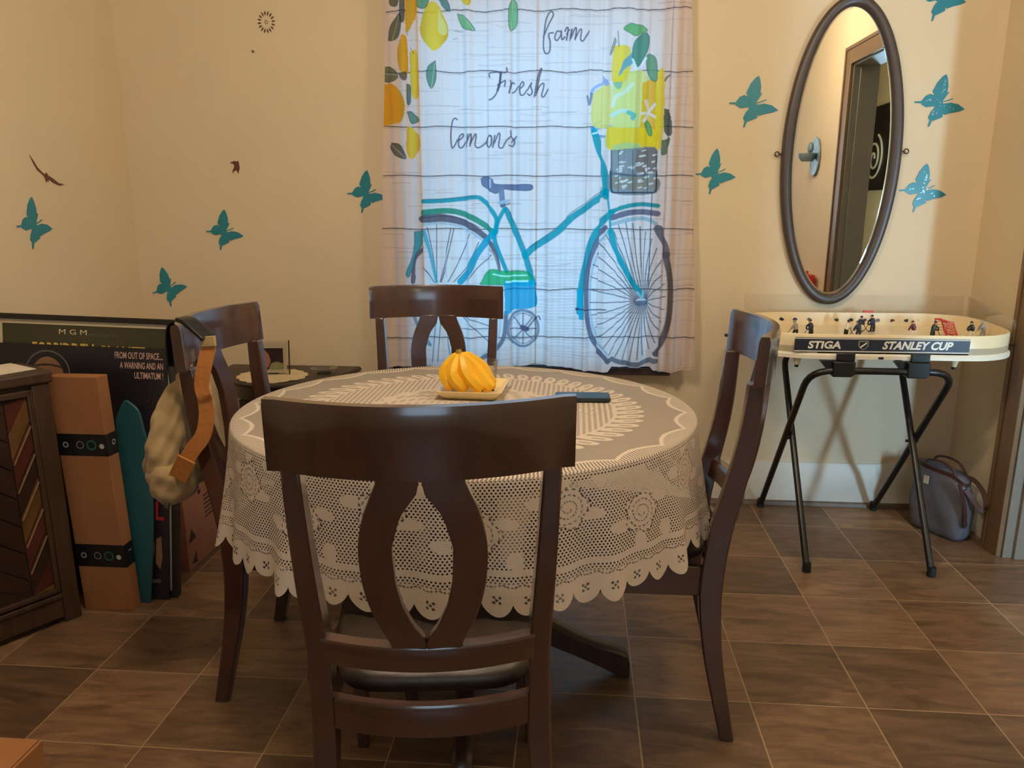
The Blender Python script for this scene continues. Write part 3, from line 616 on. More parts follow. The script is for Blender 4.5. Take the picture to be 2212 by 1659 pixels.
# ------------------------------------------------------------------ dining chairs
PZ = [0, .13, .23, .36, .45, .53, .61, .70, .80, .86, .98]; PO = [.060, .032, .012, .0, .006, .016, .036, .055, .066, .069, .076]
def poff(z): return float(np.interp(z, PZ, PO))
def poffs(z):   # smooth rake of the back post
    return (poff(z - .05) + 2 * poff(z) + poff(z + .05)) / 4 if .06 < z < .94 else poff(z)
def bulge(x): return .055 * (1 - min(1, (x / .213) ** 2))
def make_chair():
    t = empty('dining_chair')
    # seat cushion
    def outline(z, grow):
        pts = []
        for i in range(40):
            a = 2 * PI * i / 40; c, s = math.cos(a), math.sin(a); e = .38
            y = .215 * abs(s) ** e * (1 if s > 0 else -1); f = (y + .215) / .43
            pts.append(((.168 + .044 * f + grow) * abs(c) ** e * (1 if c > 0 else -1), .022 + y + (grow if y > 0 else -grow) * abs(s), z))
        return pts
    obj('seat', MB().loft([outline(.436, -.012), outline(.440, 0), outline(.460, .004), outline(.472, -.006), outline(.478, -.030), outline(.481, -.08)]), 'leather', t, smooth=60)
    # rails under the seat
    b = MB()
    for s in (-1, 1): b.hexa([(s * .188, -.180, .362), (s * .216, .225, .362), (s * .198, .225, .362), (s * .170, -.180, .362), (s * .188, -.180, .436), (s * .216, .225, .436), (s * .198, .225, .436), (s * .170, -.180, .436)])
    b.box(-.20, .20, .226, .246, .362, .436)
    obj('seat_rail', b, 'chairwood', t, bevel=.003)
    def curved(z0, z1, hw, th, top=0.0, tz=0.006):
        rings = []
        for i in range(25):
            x = -hw + 2 * hw * i / 24; pr = []
            for dy, z in [(-th / 2, z0), (th / 2, z0), (th / 2, (z0 + z1) / 2), (th / 2, z1 - tz), (th / 2 - .004, z1), (-th / 2 + .004, z1), (-th / 2, z1 - tz), (-th / 2, (z0 + z1) / 2)]:
                pr.append((x, -.2 - poffs(z) - bulge(x) + dy + (.0 if top == 0 else top), z))
            rings.append(pr)
        return MB().loft(rings)
    obj('back_apron', curved(.398, .458, .168, .022, .012), 'chairwood', t, smooth=40)
    obj('lower_back_rail', curved(.536, .582, .170, .030, .006), 'chairwood', t, smooth=40)
    obj('top_rail', curved(.872, .980, .225, .024, 0, .012), 'chairwood', t, smooth=50)
    # crossing crescent splats
    zz = np.linspace(.577, .878, 22)
    O = np.interp(zz - .004, [.578, .62, .66, .70, .757, .81, .853, .875], [.050, .073, .086, .0935, .096, .086, .067, .058])
    I = np.interp(zz - .004, [.578, .594, .62, .66, .70, .757, .81, .845, .875], [0, 0, .018, .034, .042, .045, .031, .006, 0])
    for k in range(2):
        kern = np.array([1, 2, 1]) / 4
        O2 = np.convolve(np.pad(O, 1, 'edge'), kern, 'valid'); O = O2
    for s in (-1, 1):
        rings = []
        for z, o, i in zip(zz, O, I):
            pr = []
            for x, dy in [(o, -.009), (o, .009), (i, .009), (i, -.009)]:
                pr.append((s * x, -.2 - poffs(z) - bulge(x) + dy + .003, z))
            rings.append(pr)
        obj('splat', MB().loft(rings), 'chairwood', t, smooth=50, bevel=.002)
    # back legs that run up into the posts, and front legs
    for s in (-1, 1):
        rings = []
        for z in np.linspace(0, .876, 30):
            w = float(np.interp(z, [0, .3, .5, .87], [.030, .040, .036, .028])); d = float(np.interp(z, [0, .1, .25, .36, .52, .62, .87], [.033, .038, .045, .052, .052, .046, .036]))
            x = s * float(np.interp(z, [0, .2, .36, .55, .87], [.198, .188, .181, .178, .192])); y = -.2 - poffs(z)
            rings.append([(x - w / 2, y - d / 2, z), (x + w / 2, y - d / 2, z), (x + w / 2, y + d / 2, z), (x - w / 2, y + d / 2, z)])
        obj('back_leg', MB().loft(rings), 'chairwood', t, smooth=50, bevel=.004)
    for s in (-1, 1):
        rings = []
        for z in np.linspace(0, .436, 14):
            w = float(np.interp(z, [0, .33, .436], [.026, .042, .042])); cxx = s * (.194 + .004 * (1 - z / .436)); y = .222 + .018 * (1 - z / .436) ** 2
            rings.append([(cxx - w / 2, y - w / 2, z), (cxx + w / 2, y - w / 2, z), (cxx + w / 2, y + w / 2, z), (cxx - w / 2, y + w / 2, z)])
        obj('front_leg', MB().loft(rings), 'chairwood', t, smooth=50, bevel=.003)
    return t
chair = make_chair()
chair.location = (-.253, 1.334, 0); chair.rotation_euler = (0, 0, R(7))
tag(chair, 'dark mahogany dining chair nearest the viewer, its back turned to us', 'chair', 'dining chairs around the round table')
copy_thing(chair, (-.630, 1.885, 0), -90, 'dark mahogany dining chair with a canvas backpack hanging on its back post')
copy_thing(chair, (.134, 1.855, 0), 86.5, 'dark mahogany dining chair in front of the table hockey game')
copy_thing(chair, (-.449, 2.285, 0), 183.5, 'dark mahogany dining chair standing in front of the window curtains')

# ------------------------------------------------------------------ round pedestal table
TX, TY, TR, TZ = -.267, 1.842, .520, .750; SXF, SYF = 1.064, .975
t = empty('dining_table', (TX, TY, 0), 5.6); tag(t, 'round dark pedestal dining table under the lace cloth', 'table')
obj('tabletop', MB().lathe([(.0, .722), (TR - .03, .722), (TR - .006, .728), (TR, .737), (TR - .004, .747), (TR - .014, TZ), (0, TZ)], 96), 'tablewood', t).scale = (SXF, SYF, 1)
obj('apron', MB().lathe([(.36, .66), (.38, .66), (.38, .722), (.36, .722)], 64), 'tablewood', t)
obj('pedestal', MB().lathe([(0, .12), (.062, .12), (.070, .16), (.056, .20), (.046, .26), (.066, .33), (.078, .40), (.060, .48), (.044, .55), (.050, .60), (.085, .655), (.11, .675), (.16, .69), (.16, .722), (0, .722)], 40), 'tablewood', t)
for k in range(4):
    a = PI / 2 * k; c, s = math.cos(a), math.sin(a); rings = []
    for r, zt, zb in [(.03, .34, .14), (.07, .335, .15), (.11, .285, .155), (.16, .22, .135), (.22, .165, .10), (.29, .125, .068), (.35, .098, .038), (.40, .082, .010), (.425, .070, .0), (.432, .05, .0)]:
        h = .024 - .004 * r
        rings.append([(c * r - s * w, s * r + c * w, z) for w, z in [(-h, zb), (h, zb), (h, zt - .008), (h - .008, zt), (-h + .008, zt), (-h, zt - .008)]])
    obj('foot', MB().loft(rings), 'tablewood', t, smooth=45)

# ------------------------------------------------------------------ lace tablecloth
def lace_mat():
    m, n, l, out = node_mat('cream_lace')
    def attr(k):
        a = n.new('ShaderNodeAttribute'); a.attribute_name = k; return a
    fl = attr('flat'); cov = attr('cover'); hol = attr('holes'); hat = attr('hatch')
    def dots(off):
        mp = n.new('ShaderNodeMapping'); mp.inputs['Location'].default_value = (off, off, 0); l.new(fl.outputs['Vector'], mp.inputs[0])
        f = n.new('ShaderNodeVectorMath'); f.operation = 'FRACTION'; l.new(mp.outputs[0], f.inputs[0])
        s = n.new('ShaderNodeVectorMath'); s.operation = 'SUBTRACT'; s.inputs[1].default_value = (.5, .5, 0); l.new(f.outputs[0], s.inputs[0])
        sc = n.new('ShaderNodeVectorMath'); sc.operation = 'MULTIPLY'; sc.inputs[1].default_value = (1, 1.5, 0); l.new(s.outputs[0], sc.inputs[0])
        L = n.new('ShaderNodeVectorMath'); L.operation = 'LENGTH'; l.new(sc.outputs[0], L.inputs[0]); return L.outputs['Value']
    def math_(op, a, b=None, c=None):
        k = n.new('ShaderNodeMath'); k.operation = op
        for i, v in enumerate((a, b, c)):
            if v is None: continue
            if isinstance(v, (int, float)): k.inputs[i].default_value = v
            else: l.new(v, k.inputs[i])
        return k.outputs[0]
    d = math_('MINIMUM', dots(0.0), dots(.5))
    inside = math_('SUBTRACT', 1.0, math_('SMOOTH_MIN', 1.0, math_('MAXIMUM', 0.0, math_('MULTIPLY', math_('SUBTRACT', d, .215), 14.0)), .05))
    hole = math_('MULTIPLY', inside, hol.outputs['Fac'])
    sx = n.new('ShaderNodeSeparateXYZ'); l.new(fl.outputs['Vector'], sx.inputs[0])
    st = math_('FRACT', math_('MULTIPLY', math_('ADD', sx.outputs[0], math_('MULTIPLY', sx.outputs[1], .6)), 1.0))
    st = math_('GREATER_THAN', math_('ABSOLUTE', math_('SUBTRACT', st, .5)), .24)
    hatch = math_('MULTIPLY', st, math_('MULTIPLY', hat.outputs['Fac'], .62))
    a = math_('MULTIPLY', cov.outputs['Fac'], math_('SUBTRACT', 1.0, math_('MAXIMUM', hole, hatch)))
    df = n.new('ShaderNodeBsdfDiffuse'); df.inputs[0].default_value = rgba((228, 212, 194)); tl = n.new('ShaderNodeBsdfTranslucent'); tl.inputs[0].default_value = rgba((228, 208, 186))
    m1 = n.new('ShaderNodeMixShader'); m1.inputs[0].default_value = .18; l.new(df.outputs[0], m1.inputs[1]); l.new(tl.outputs[0], m1.inputs[2])
    nz = n.new('ShaderNodeTexNoise'); nz.inputs['Scale'].default_value = 900; tc = n.new('ShaderNodeTexCoord'); l.new(tc.outputs['Object'], nz.inputs[0])
    bp = n.new('ShaderNodeBump'); bp.inputs['Strength'].default_value = .25; bp.inputs['Distance'].default_value = .001; l.new(math_('ADD', nz.outputs[0], math_('MULTIPLY', d, 1.5)), bp.inputs['Height']); l.new(bp.outputs[0], df.inputs['Normal'])
    tp = n.new('ShaderNodeBsdfTransparent'); mx = n.new('ShaderNodeMixShader'); l.new(a, mx.inputs[0]); l.new(tp.outputs[0], mx.inputs[1]); l.new(m1.outputs[0], mx.inputs[2]); l.new(mx.outputs[0], out.inputs[0])
    return m
M['lace'] = lace_mat()
def tablecloth():
    NT = 1720; rc = TR + .006
    th = np.linspace(0, 2 * PI, NT, endpoint=False)[None, :]
    rr = np.concatenate([np.linspace(.002, .30, 90), np.linspace(.302, TR - .002, 110)])
    circ = 2 * PI * TR; pitch = circ / 432
    vv = np.concatenate([np.linspace(.003, .236, 112), .236 + np.linspace(.02, 1, 26) * .044])     # arc length past the edge
    hemf = np.zeros_like(vv); hemf[112:] = np.linspace(.02, 1, 26)
    # scalloped hem, lobes of uneven depth
    lob = np.abs(np.sin(th * 58 / 2 + .35 * np.sin(5 * th))) ** .55
    hem = .006 + .030 * lob + .010 * np.sin(9 * th + 1) ** 2
    V = vv[:, None] * np.ones_like(th); V[112:] = .236 + hemf[112:, None] * hem
    drop = V / .27
    fold = (.55 * np.cos(21 * th + .6 * np.sin(3 * th)) + .45 * np.cos(34 * th + 1.3 + np.sin(2 * th)) + .30 * np.cos(13 * th + 2.1))
    rad = rc + .006 * (1 - np.exp(-V / .01)) + .030 * drop ** 1.1 + .017 * np.clip(drop, 0, 1.2) ** 1.5 * fold * (.75 + .25 * np.sin(2 * th + 1))
    zs = TZ + .005 - np.where(V < .012, V * .4, .0048 + (V - .012) * .985) - .004 * fold * drop
    top_r = rr[:, None] * np.ones_like(th); top_z = np.full_like(top_r, TZ + .0035)
    RR = np.concatenate([top_r, rad]); ZZ = np.concatenate([top_z, zs]); TH = np.broadcast_to(th, RR.shape)
    X = TX + SXF * RR * np.cos(TH); Y = TY + SYF * RR * np.sin(TH)
    D = np.concatenate([top_r, TR + V])      # distance from the centre along the cloth
    U = TH * TR / pitch
    flat = np.stack([U, D / pitch * .66], -1)
    cover = np.full(D.shape, .50); holes = np.zeros(D.shape); hatch = np.zeros(D.shape)
    # centre medallion
    m = D < .205 + .014 * np.abs(np.sin(TH * 8)); cover[m] = .72 + .26 * (np.sin(TH[m] * 16 + D[m] * 95) * np.sin(D[m] * 230) > -.15)
    m = (D > .205) & (D < .352) ; cover[m] = .97
    xs = (RR * np.cos(TH) / .0125); stp = (np.abs((xs % 1) - .5) > .22); zig = (D > .215 + .018 * np.abs(np.sin(TH * 12))) & (D < .345)
    cover[zig & stp] = .60
    # ring of slanted petal loops
    NP = 58; ph = (TH * NP / (2 * PI) - (D - .352) * 9) % 1 - .5; q = (D - .352) / .062
    petal = (q > -.1) & (q < 1) & (np.abs(ph) < .40 * np.sqrt(np.clip(1 - (2 * q - .85) ** 2 / 1.4, 0, 1)))
    core = (np.abs(ph) < .12) & (q > .35) & (q < .78)
    cover[petal] = .98; cover[petal & core] = .62
    # scalloped inner edge of the border, then open mesh
    sc = .492 + .016 * np.abs(np.sin(TH * 11)) ** .7 ; sc = .506 - .026 * np.abs(np.sin(TH * 11)) ** .8
    edge = (D > sc) & (D < sc + .009); body = D >= sc + .009
    cover[edge] = 1; cover[body] = .99
    hatch[body & (D < TR + .012)] = 1
    holes[(D >= TR + .012)] = 1
    v = D - TR; uu = TH * TR
    # roses, leaves and scrolls in the drop
    NM = 20; per = circ / NM
    k = np.floor(uu / per); lu = uu - (k + .5) * per; alt = (k % 2) * 2 - 1
    cv = .098 + .020 * alt; dx = lu; dy = v - cv; rad_ = np.hypot(dx, dy)
    ang = np.arctan2(dy, dx)
    rose = rad_ < .040 + .005 * np.cos(5 * ang)
    l1 = ((dx - .050) / .026) ** 2 + ((dy + .020 * alt) / .012) ** 2 < 1; l2 = ((dx + .054) / .024) ** 2 + ((dy - .016 * alt) / .013) ** 2 < 1
    l3 = ((dx + .006) / .014) ** 2 + ((dy - .058 * alt) / .026) ** 2 < 1; l4 = (np.hypot(dx - .068, dy - .052 * alt) < .018)
    dense = (rose | l1 | l2 | l3 | l4) & (v > .02) & (v < .186)
    holes[dense] = 0
    spi = np.abs(((rad_ - .0045 * ang / PI * 1.0) / .0115) % 1 - .5) < .10
    dot = (np.sin(ang * 17 + rad_ * 260) > -.25)
    cover[(rose & spi & dot & (rad_ > .006))] = .12
    rim = (np.abs(rad_ - .0415 - .005 * np.cos(5 * ang)) < .0016) & (np.sin(ang * 26) > -.1) & (v > .02) & (v < .18); cover[rim] = .08
    # bands above the hem
    band = (v > .186) & (v < .200); holes[band] = 0
    holes[(v > .214) & (v < .224)] = 0
    z2 = np.abs(v - .2195 - .002 * np.sin(uu * 180)) < .0013; cover[z2 & (np.sin(uu * 900) > -.5)] = .1
    hemz = v >= .224; holes[hemz] = 0
    tt = (TH * 58 / 2 + .35 * np.sin(5 * TH)) / PI; lx = (tt % 1 - .5) * (circ / 58); ly = v - .248
    for ox, oy in [(-.0052, -.006), (.0052, -.006), (-.0052, .005), (.0052, .005), (0, -.0005)]:
        cover[hemz & (np.hypot(lx - ox, ly - oy) < .0027)] = .05
    o = sheet('tablecloth', X[::1], Y, ZZ, ['lace'], attrs={'cover': cover, 'holes': holes, 'hatch': hatch}, uv=flat, wrap=True)
    tag(o, 'cream lace tablecloth with scalloped hem on the round table', 'tablecloth'); return o
tablecloth()

# ------------------------------------------------------------------ wall decals
BF = [(190, 410), (200, 430), (208, 470), (205, 520), (184, 556), (192, 568), (232, 562), (275, 572), (312, 598), (285, 610), (240, 618), (205, 628), (197, 614), (196, 640), (160, 655), (140, 662), (131, 690), (121, 692), (128, 658), (118, 640), (130, 610), (150, 586),
      (138, 580), (100, 586), (76, 572), (70, 563), (36, 562), (34, 554), (70, 553), (92, 524), (116, 514), (138, 522), (127, 500), (148, 452), (172, 422)]
def wall_fn(cx_, cz, w, h, rot, left=False):
    c, s = math.cos(R(rot)), math.sin(R(rot))
    def fn(x, y, t):
        a = (x - 173) / 278 * w; b_ = (551 - y) / 282 * h
        a, b_ = a * c - b_ * s, a * s + b_ * c
        return (cx_ + a, -t, cz + b_) if not left else (t, cx_ + a, cz + b_)
    return fn
def butterfly(cx_, cz, w, h, rot, label, left=False, glint=False):
    o = empty('butterfly_decal', (0, YB, 0) if not left else (XL, 0, 0)); fn = wall_fn(cx_, cz, w, h, rot, left)
    mb = MB().prism(BF, fn, .0004, .0030)
    for q in [[(182, 552), (196, 530), (212, 504), (217, 505), (200, 534), (187, 554)], [(186, 556), (215, 548), (240, 538), (242, 543), (217, 553), (188, 560)]]: mb.prism(q, fn, .0004, .0026)
    obj('wings', mb, 'butterfly', o, smooth=0)
    if glint:
        g = MB(); rg = random.Random(int(cz * 1000))  # light glinting on the wings, put in as pale flecks
        for k in range(26):
            x0, y0 = rg.choice([(185, 460), (190, 490), (170, 520), (110, 550), (150, 620), (185, 575), (240, 590), (165, 560)]); x0 += rg.uniform(-14, 14); y0 += rg.uniform(-18, 18)
            a = rg.uniform(0, PI); L = rg.uniform(3, 9); ww = rg.uniform(1.4, 3)
            q = [(x0 + L * math.cos(a), y0 + L * math.sin(a)), (x0 - ww * math.sin(a), y0 + ww * math.cos(a)), (x0 - L * math.cos(a), y0 - L * math.sin(a)), (x0 + ww * math.sin(a), y0 - ww * math.cos(a))]
            g.prism(q, fn, .0030, .0036)
        gl_ = obj('glints', g, 'painted_glint', o, smooth=0); gl_['label'] = 'painted silvery glints of light'; gl_['kind'] = 'stuff'
    tag(o, label, 'wall decal', 'teal butterfly decals'); return o
butterfly(2.562, 1.186, .175, .172, 4, 'teal butterfly decal on the left wall, below the brown soaring bird', left=True)
butterfly(-1.472, 1.143, .160, .166, 2, 'teal butterfly decal on the back wall below the small brown swallow decal')
butterfly(-1.742, .905, .158, .165, 20, 'teal butterfly decal nearest the left corner, low above the dark framed posters')
butterfly(-.858, 1.298, .160, .168, 3, 'teal butterfly decal whose right wing tucks behind the left edge of the curtains')
butterfly(.539, 1.373, .152, .172, 5, 'plain teal butterfly decal between the curtain edge and mirror, the lower of two')
butterfly(.668, 1.630, .186, .187, 0, 'plain teal butterfly decal left of the mirror, the upper of two')
butterfly(1.353, 1.627, .184, .186, 0, 'glinting teal butterfly decal right of the mirror, the middle of three', glint=True)
butterfly(1.328, 1.309, .176, .180, 3, 'glinting teal butterfly decal right of the mirror, the lowest of three', glint=True)
butterfly(1.316, 1.994, .170, .178, 2, 'teal butterfly decal above the others at upper right, cut by the top of the photo')
# birds, sunburst and nails
def flat_decal(name, polys, label, cat, wall='back', m='decal', th=.002):
    mb = MB(); o = None
    for q in polys:
        if wall == 'back': mb.prism(q, lambda a, b_, t: (a, YB - t, b_), .0003, th)
        else: mb.prism(q, lambda a, b_, t: (XL + t, a, b_), .0003, th)
    o = obj(name, mb, m, smooth=0); tag(o, label, cat); return o
flat_decal('bird_decal', [[(2.586, 1.412), (2.603, 1.392), (2.618, 1.372), (2.640, 1.356), (2.652, 1.350), (2.660, 1.357), (2.668, 1.347), (2.690, 1.338), (2.720, 1.322), (2.752, 1.318), (2.722, 1.313), (2.690, 1.322), (2.668, 1.334), (2.664, 1.324), (2.660, 1.332), (2.654, 1.322), (2.650, 1.336), (2.643, 1.346), (2.615, 1.362), (2.600, 1.384)]], 'brown soaring bird decal with long thin wings on the left wall', 'wall decal', 'left')
cxb, czb = -1.405, 1.396
flat_decal('swallow_decal', [[(cxb - .020, czb + .018), (cxb + .0, czb + .025), (cxb + .010, czb + .022), (cxb + .016, czb + .026), (cxb + .018, czb + .016), (cxb + .020, czb - .004), (cxb + .012, czb - .026), (cxb + .006, czb - .012), (cxb - .002, czb - .014), (cxb - .012, czb - .024), (cxb - .010, czb - .012), (cxb - .002, czb + .002), (cxb - .004, czb + .012)]], 'small brown swallow decal on the back wall above a butterfly', 'wall decal')
pet = []
for k in range(16):
    a = 2 * PI * k / 16 + .1; r0, r1 = .020, .037
    pet.append([(-1.231 + r * math.cos(a + d), 1.945 + 1.15 * r * math.sin(a + d)) for r, d in [(r0, 0), ((r0 + r1) / 2, .11), (r1, 0), ((r0 + r1) / 2, -.11)]])
for k in range(6):
    a = 2 * PI * k / 6; pet.append([(-1.231 + .006 * math.cos(a) + .0022 * math.cos(e), 1.945 + .006 * math.sin(a) + .0022 * math.sin(e)) for e in (0, PI / 2, PI, 3 * PI / 2)])
flat_decal('sunburst_decal', pet, 'brown sunburst decal of small petals high on the back wall', 'wall decal')
o = obj('nail', MB().tube([(-1.291, YB, 1.837), (-1.291, YB - .012, 1.839)], .0028, 8), 'nail'); tag(o, 'small nail in the back wall below the sunburst decal', 'nail')

# ------------------------------------------------------------------ oval mirror
t = empty('oval_mirror', (1.006, YB, 1.428)); tag(t, 'tall oval wall mirror in a dark brown wooden frame', 'mirror')
A0, B0 = .222, .570
def ell(a, b_, y): return [(a * math.cos(2 * PI * k / 120), y, b_ * math.sin(2 * PI * k / 120)) for k in range(120)]
def fit(d): return A0 - d, B0 - d
mb = MB(); mb.loft([ell(*fit(.000), -.006), ell(*fit(.000), -.022), ell(*fit(.003), -.028), ell(*fit(.012), -.032), ell(*fit(.028), -.030), ell(*fit(.040), -.024), ell(*fit(.042), -.014), ell(*fit(.038), -.006)], caps=False, closed=True)
obj('frame', mb, 'mirrorframe', t, smooth=60)
g = MB(); r0 = ell(*fit(.0405), -.0145); r1 = ell(*fit(.048), -.0148)
g.loft([r0, r1], caps=False); g.add(r1, [tuple(range(120))])
obj('mirror_glass', g, 'mirror', t, smooth=1)
for s, z in ((-1, .008), (1, .016)):
    mb = MB(); mb.tube([(s * .219, -.015, z), (s * .231, -.015, z)], .0028, 8)
    mb.tube([(s * (.240 + .0085 * math.cos(a)), -.015 , z + .0085 * math.sin(a)) for a in np.linspace(0, 2 * PI, 17)[:-1]], .0022, 8, closed=True)
    obj('eyelet', mb, 'iron', t)

# ------------------------------------------------------------------ things the mirror reflects
t = empty('wall_sconce', (XR, .94, 1.55)); tag(t, 'blue grey decorative wall plate with a small bowl, reflected in the mirror', 'wall ornament')
mb = MB(); mb.loft([[(-d, .10 * k * math.cos(a), .125 * k * math.sin(a)) for a in np.linspace(0, 2 * PI, 33)[:-1]] for d, k in [(.0, .92), (.012, 1), (.016, .96), (.012, .7), (.010, .2)]])
obj('plate', mb, 'bluegrey', t)
mb = MB().lathe([(0, -.03), (.035, -.03), (.055, -.005), (.06, .02), (.05, .022), (.0, .0)], 20, (-.06, 0)); mb.ball((-.05, .02, .055), (.02, .03, .035)); obj('bowl', mb, 'bluegrey', t)
t = empty('wall_shelf', (XR, .98, .70)); tag(t, 'narrow pale shelf on the right wall that carries the red pot', 'shelf')
obj('board', MB().box(-.135, 0, -.36, .32, -.022, 0), 'card_pale', t, bevel=.003); obj('bracket', MB().box(-.10, 0, -.02, .02, -.10, -.022), 'trimwhite', t, bevel=.003)
t = empty('red_pot', (XR - .064, 1.165, .70)); tag(t, 'round red pot reflected at the foot of the mirror', 'pot')
obj('body', MB().lathe([(0, 0), (.035, 0), (.056, .03), (.060, .065), (.050, .10), (0, .11)], 28), 'red', t); obj('lid_knob', MB().lathe([(0, .108), (.010, .11), (.012, .122), (0, .128)], 14), 'red', t)
t = empty('framed_sign', (2.5, -.62, 1.70)); tag(t, 'black framed sign with a white spiral in the hall, seen in the mirror', 'sign')
obj('panel', MB().box(-.02, 0, -.30, .30, -.34, .34), 'signblack', t, bevel=.004)
mb = MB(); mb.ribbon([(-.0215, (.03 + .0135 * a) * math.cos(a), (.03 + .0135 * a) * math.sin(a) - .08) for a in np.linspace(0, 4.2 * PI, 60)], .022, .002, (0, 0, 1)); obj('spiral', MB().tube([(-.0215, (.02 + .0125 * a) * math.cos(a), (.02 + .0125 * a) * math.sin(a) - .08) for a in np.linspace(0, 4.4 * PI, 70)], .010, 6), 'stickwhite', t)

# ------------------------------------------------------------------ things on the dining table
TC = TZ + .0052
t = empty('square_dish', (-.268, 1.985, TC), -3); tag(t, 'shallow square cream dish holding the bananas on the table', 'dish')
def rsq(h, z, r=.012, hy=None):
    hy = hy or h; pts = []
    for cxx, cyy, a0 in [(h - r, hy - r, 0), (-h + r, hy - r, 90), (-h + r, -hy + r, 180), (h - r, -hy + r, 270)]:
        for k in range(5): a = R(a0 + 22.5 * k); pts.append((cxx + r * math.cos(a), cyy + r * math.sin(a), z))
    return pts
obj('dish_body', MB().loft([rsq(.066, 0), rsq(.070, .0015), rsq(.088, .021), rsq(.0885, .0235), rsq(.086, .0240), rsq(.084, .022), rsq(.068, .0055), rsq(.03, .0045, .01)]), 'dish', t, smooth=50)
t = empty('banana_bunch', (-.268, 1.985, TC)); tag(t, 'bunch of ripe yellow bananas standing in the cream dish', 'bananas')
crown = np.array([-.030, -.030, .106])
arms = [((-.050, .000, .068), (-.040, .026, .024)), ((.026, -.004, .070), (.050, -.006, .028)), ((-.067, -.044, .066), (-.050, -.048, .027)), ((.014, -.034, .072), (.054, -.044, .026)), ((-.042, -.066, .064), (-.016, -.052, .026)), ((-.010, -.060, .070), (.026, -.050, .026))]
for k, (pm, p3) in enumerate(arms):
    p0 = crown + np.array([.004 * math.cos(k), .004 * math.sin(k), 0]); pm = np.array(pm); p3 = np.array(p3)
    path = [p0, p0 * .7 + pm * .3 + np.array([0, 0, .012]), pm, pm * .45 + p3 * .55 + np.array([.002, -.006, -.004]), p3, p3 + (p3 - pm) * .10]
    sp = smooth_path(path, 5); n_ = len(sp); rr = np.interp(np.linspace(0, 1, n_), [0, .10, .20, .36, .72, .88, .97, 1], [.0045, .0060, .0110, .0180, .0185, .014, .007, .003])
    ban = obj('banana', MB().tube(sp, list(rr), 7), 'banana', t, smooth=38)
    obj('tip', MB().ball(tuple(sp[-1]), .0042, 8, 5), 'bananatip', ban)['label'] = 'dark dried banana tip'
mb = MB(); mb.tube([tuple(crown + np.array([0, 0, -.012])), tuple(crown + np.array([-.001, .002, .006])), tuple(crown + np.array([-.004, .004, .018]))], [.012, .0105, .007], 9); obj('stem', mb, 'bananastem', t)
t = empty('smartphone', (.024, 1.950, TC), 2); tag(t, 'dark smartphone in a case lying on the lace tablecloth', 'phone')
obj('case', MB().loft([rsq(.069, 0, .010, .035), rsq(.071, .002, .010, .037), rsq(.071, .008, .010, .037), rsq(.069, .0095, .010, .035)]), 'phone', t)
obj('screen', MB().loft([rsq(.066, .0095, .009, .032), rsq(.066, .0101, .009, .032)]), 'blackplastic', t)
t = empty('drinking_glass', (-.245, 2.125, TC)); tag(t, 'small clear drinking glass behind the bananas', 'glass')
obj('tumbler', MB().lathe([(0, 0), (.024, 0), (.0255, .004), (.030, .062), (.0295, .0635), (.0285, .062), (.024, .007), (0, .006)], 28), 'dishglass', t)

# ------------------------------------------------------------------ half round side table in the back left corner
SX, SY, SZ = -1.195, YB - .022, .552
t = empty('side_table', (SX, SY, 0)); tag(t, 'dark half round side table against the back wall', 'table')
def demi(r, ry, z): return [(r * math.cos(a), -ry * math.sin(a), z) for a in np.linspace(0, PI, 30)]
obj('tabletop', MB().loft([demi(.280, .350, SZ), demi(.288, .362, SZ + .006), demi(.288, .362, SZ + .014), demi(.280, .350, SZ + .020)]), 'sidetable', t, smooth=30)
obj('apron', MB().loft([demi(.245, .305, SZ - .07), demi(.245, .305, SZ)]), 'sidetable', t, smooth=30)
for x, y in [(-.225, -.02), (.225, -.02), (-.125, -.265), (.125, -.265)]:
    obj('leg', MB().lathe([(0, 0), (.010, 0), (.013, .04), (.011, .20), (.016, .34), (.018, SZ - .07), (0, SZ - .07)], 12, (x, y)), 'sidetable', t)
DZ0 = SZ + .020
t = empty('doily', (SX - .015, 2.935, DZ0)); tag(t, 'cream lace doily under the picture on the side table', 'doily')
out = [(r * math.cos(a) * 1.12, r * math.sin(a)) for a in np.linspace(0, 2 * PI, 120, endpoint=False) for r in [.118 + .010 * abs(math.sin(a * 9))]]
obj('lace', MB().loft([[(x * k, y * k, z + .0015 * math.sin(7 * math.atan2(y, x))) for x, y in out] for k, z in [(1, .0014), (1.0, .004), (.86, .0055), (.80, .004), (.5, .0055), (.02, .0045)]]), 'doily', t)
t = empty('picture_frame', (SX - .018, 2.945, DZ0 + .0062), 4, -6); tag(t, 'small clear picture frame with a photo, standing on the doily', 'picture frame')
obj('glass_block', MB().box(-.068, .068, -.004, .004, 0, .136), 'glass', t, smooth=0, bevel=.001)
obj('mount', MB().box(-.058, .058, .0045, .0060, .006, .128), 'matwhite', t, smooth=0)
obj('edge_bar', MB().box(.0682, .0705, -.005, .007, 0, .138), 'iron', t, smooth=0); obj('easel', MB().hexa([(-.02, .0062, .002), (.02, .0062, .002), (.02, .05, .002), (-.02, .05, .002), (-.02, .0062, .10), (.02, .0062, .10), (.02, .0085, .10), (-.02, .0085, .10)]), 'blackplastic', t, smooth=0)
mb = MB(); mb.box(-.044, .044, .0030, .0042, .020, .106, 0)
mb.prism([(-.044, .106), (-.036, .106), (-.014, .080), (-.006, .056), (-.016, .030), (-.034, .020), (-.044, .020)], lambda a, b_, q: (a, .0030 - q, b_), .0002, .0005, 1)
mb.prism([(-.016, .020), (.044, .020), (.044, .044), (.02, .052), (-.004, .046)], lambda a, b_, q: (a, .0030 - q, b_), .0002, .0005, 2)
obj('photo', mb, ['photodark', 'photopink', 'photogreen'], t, smooth=0)
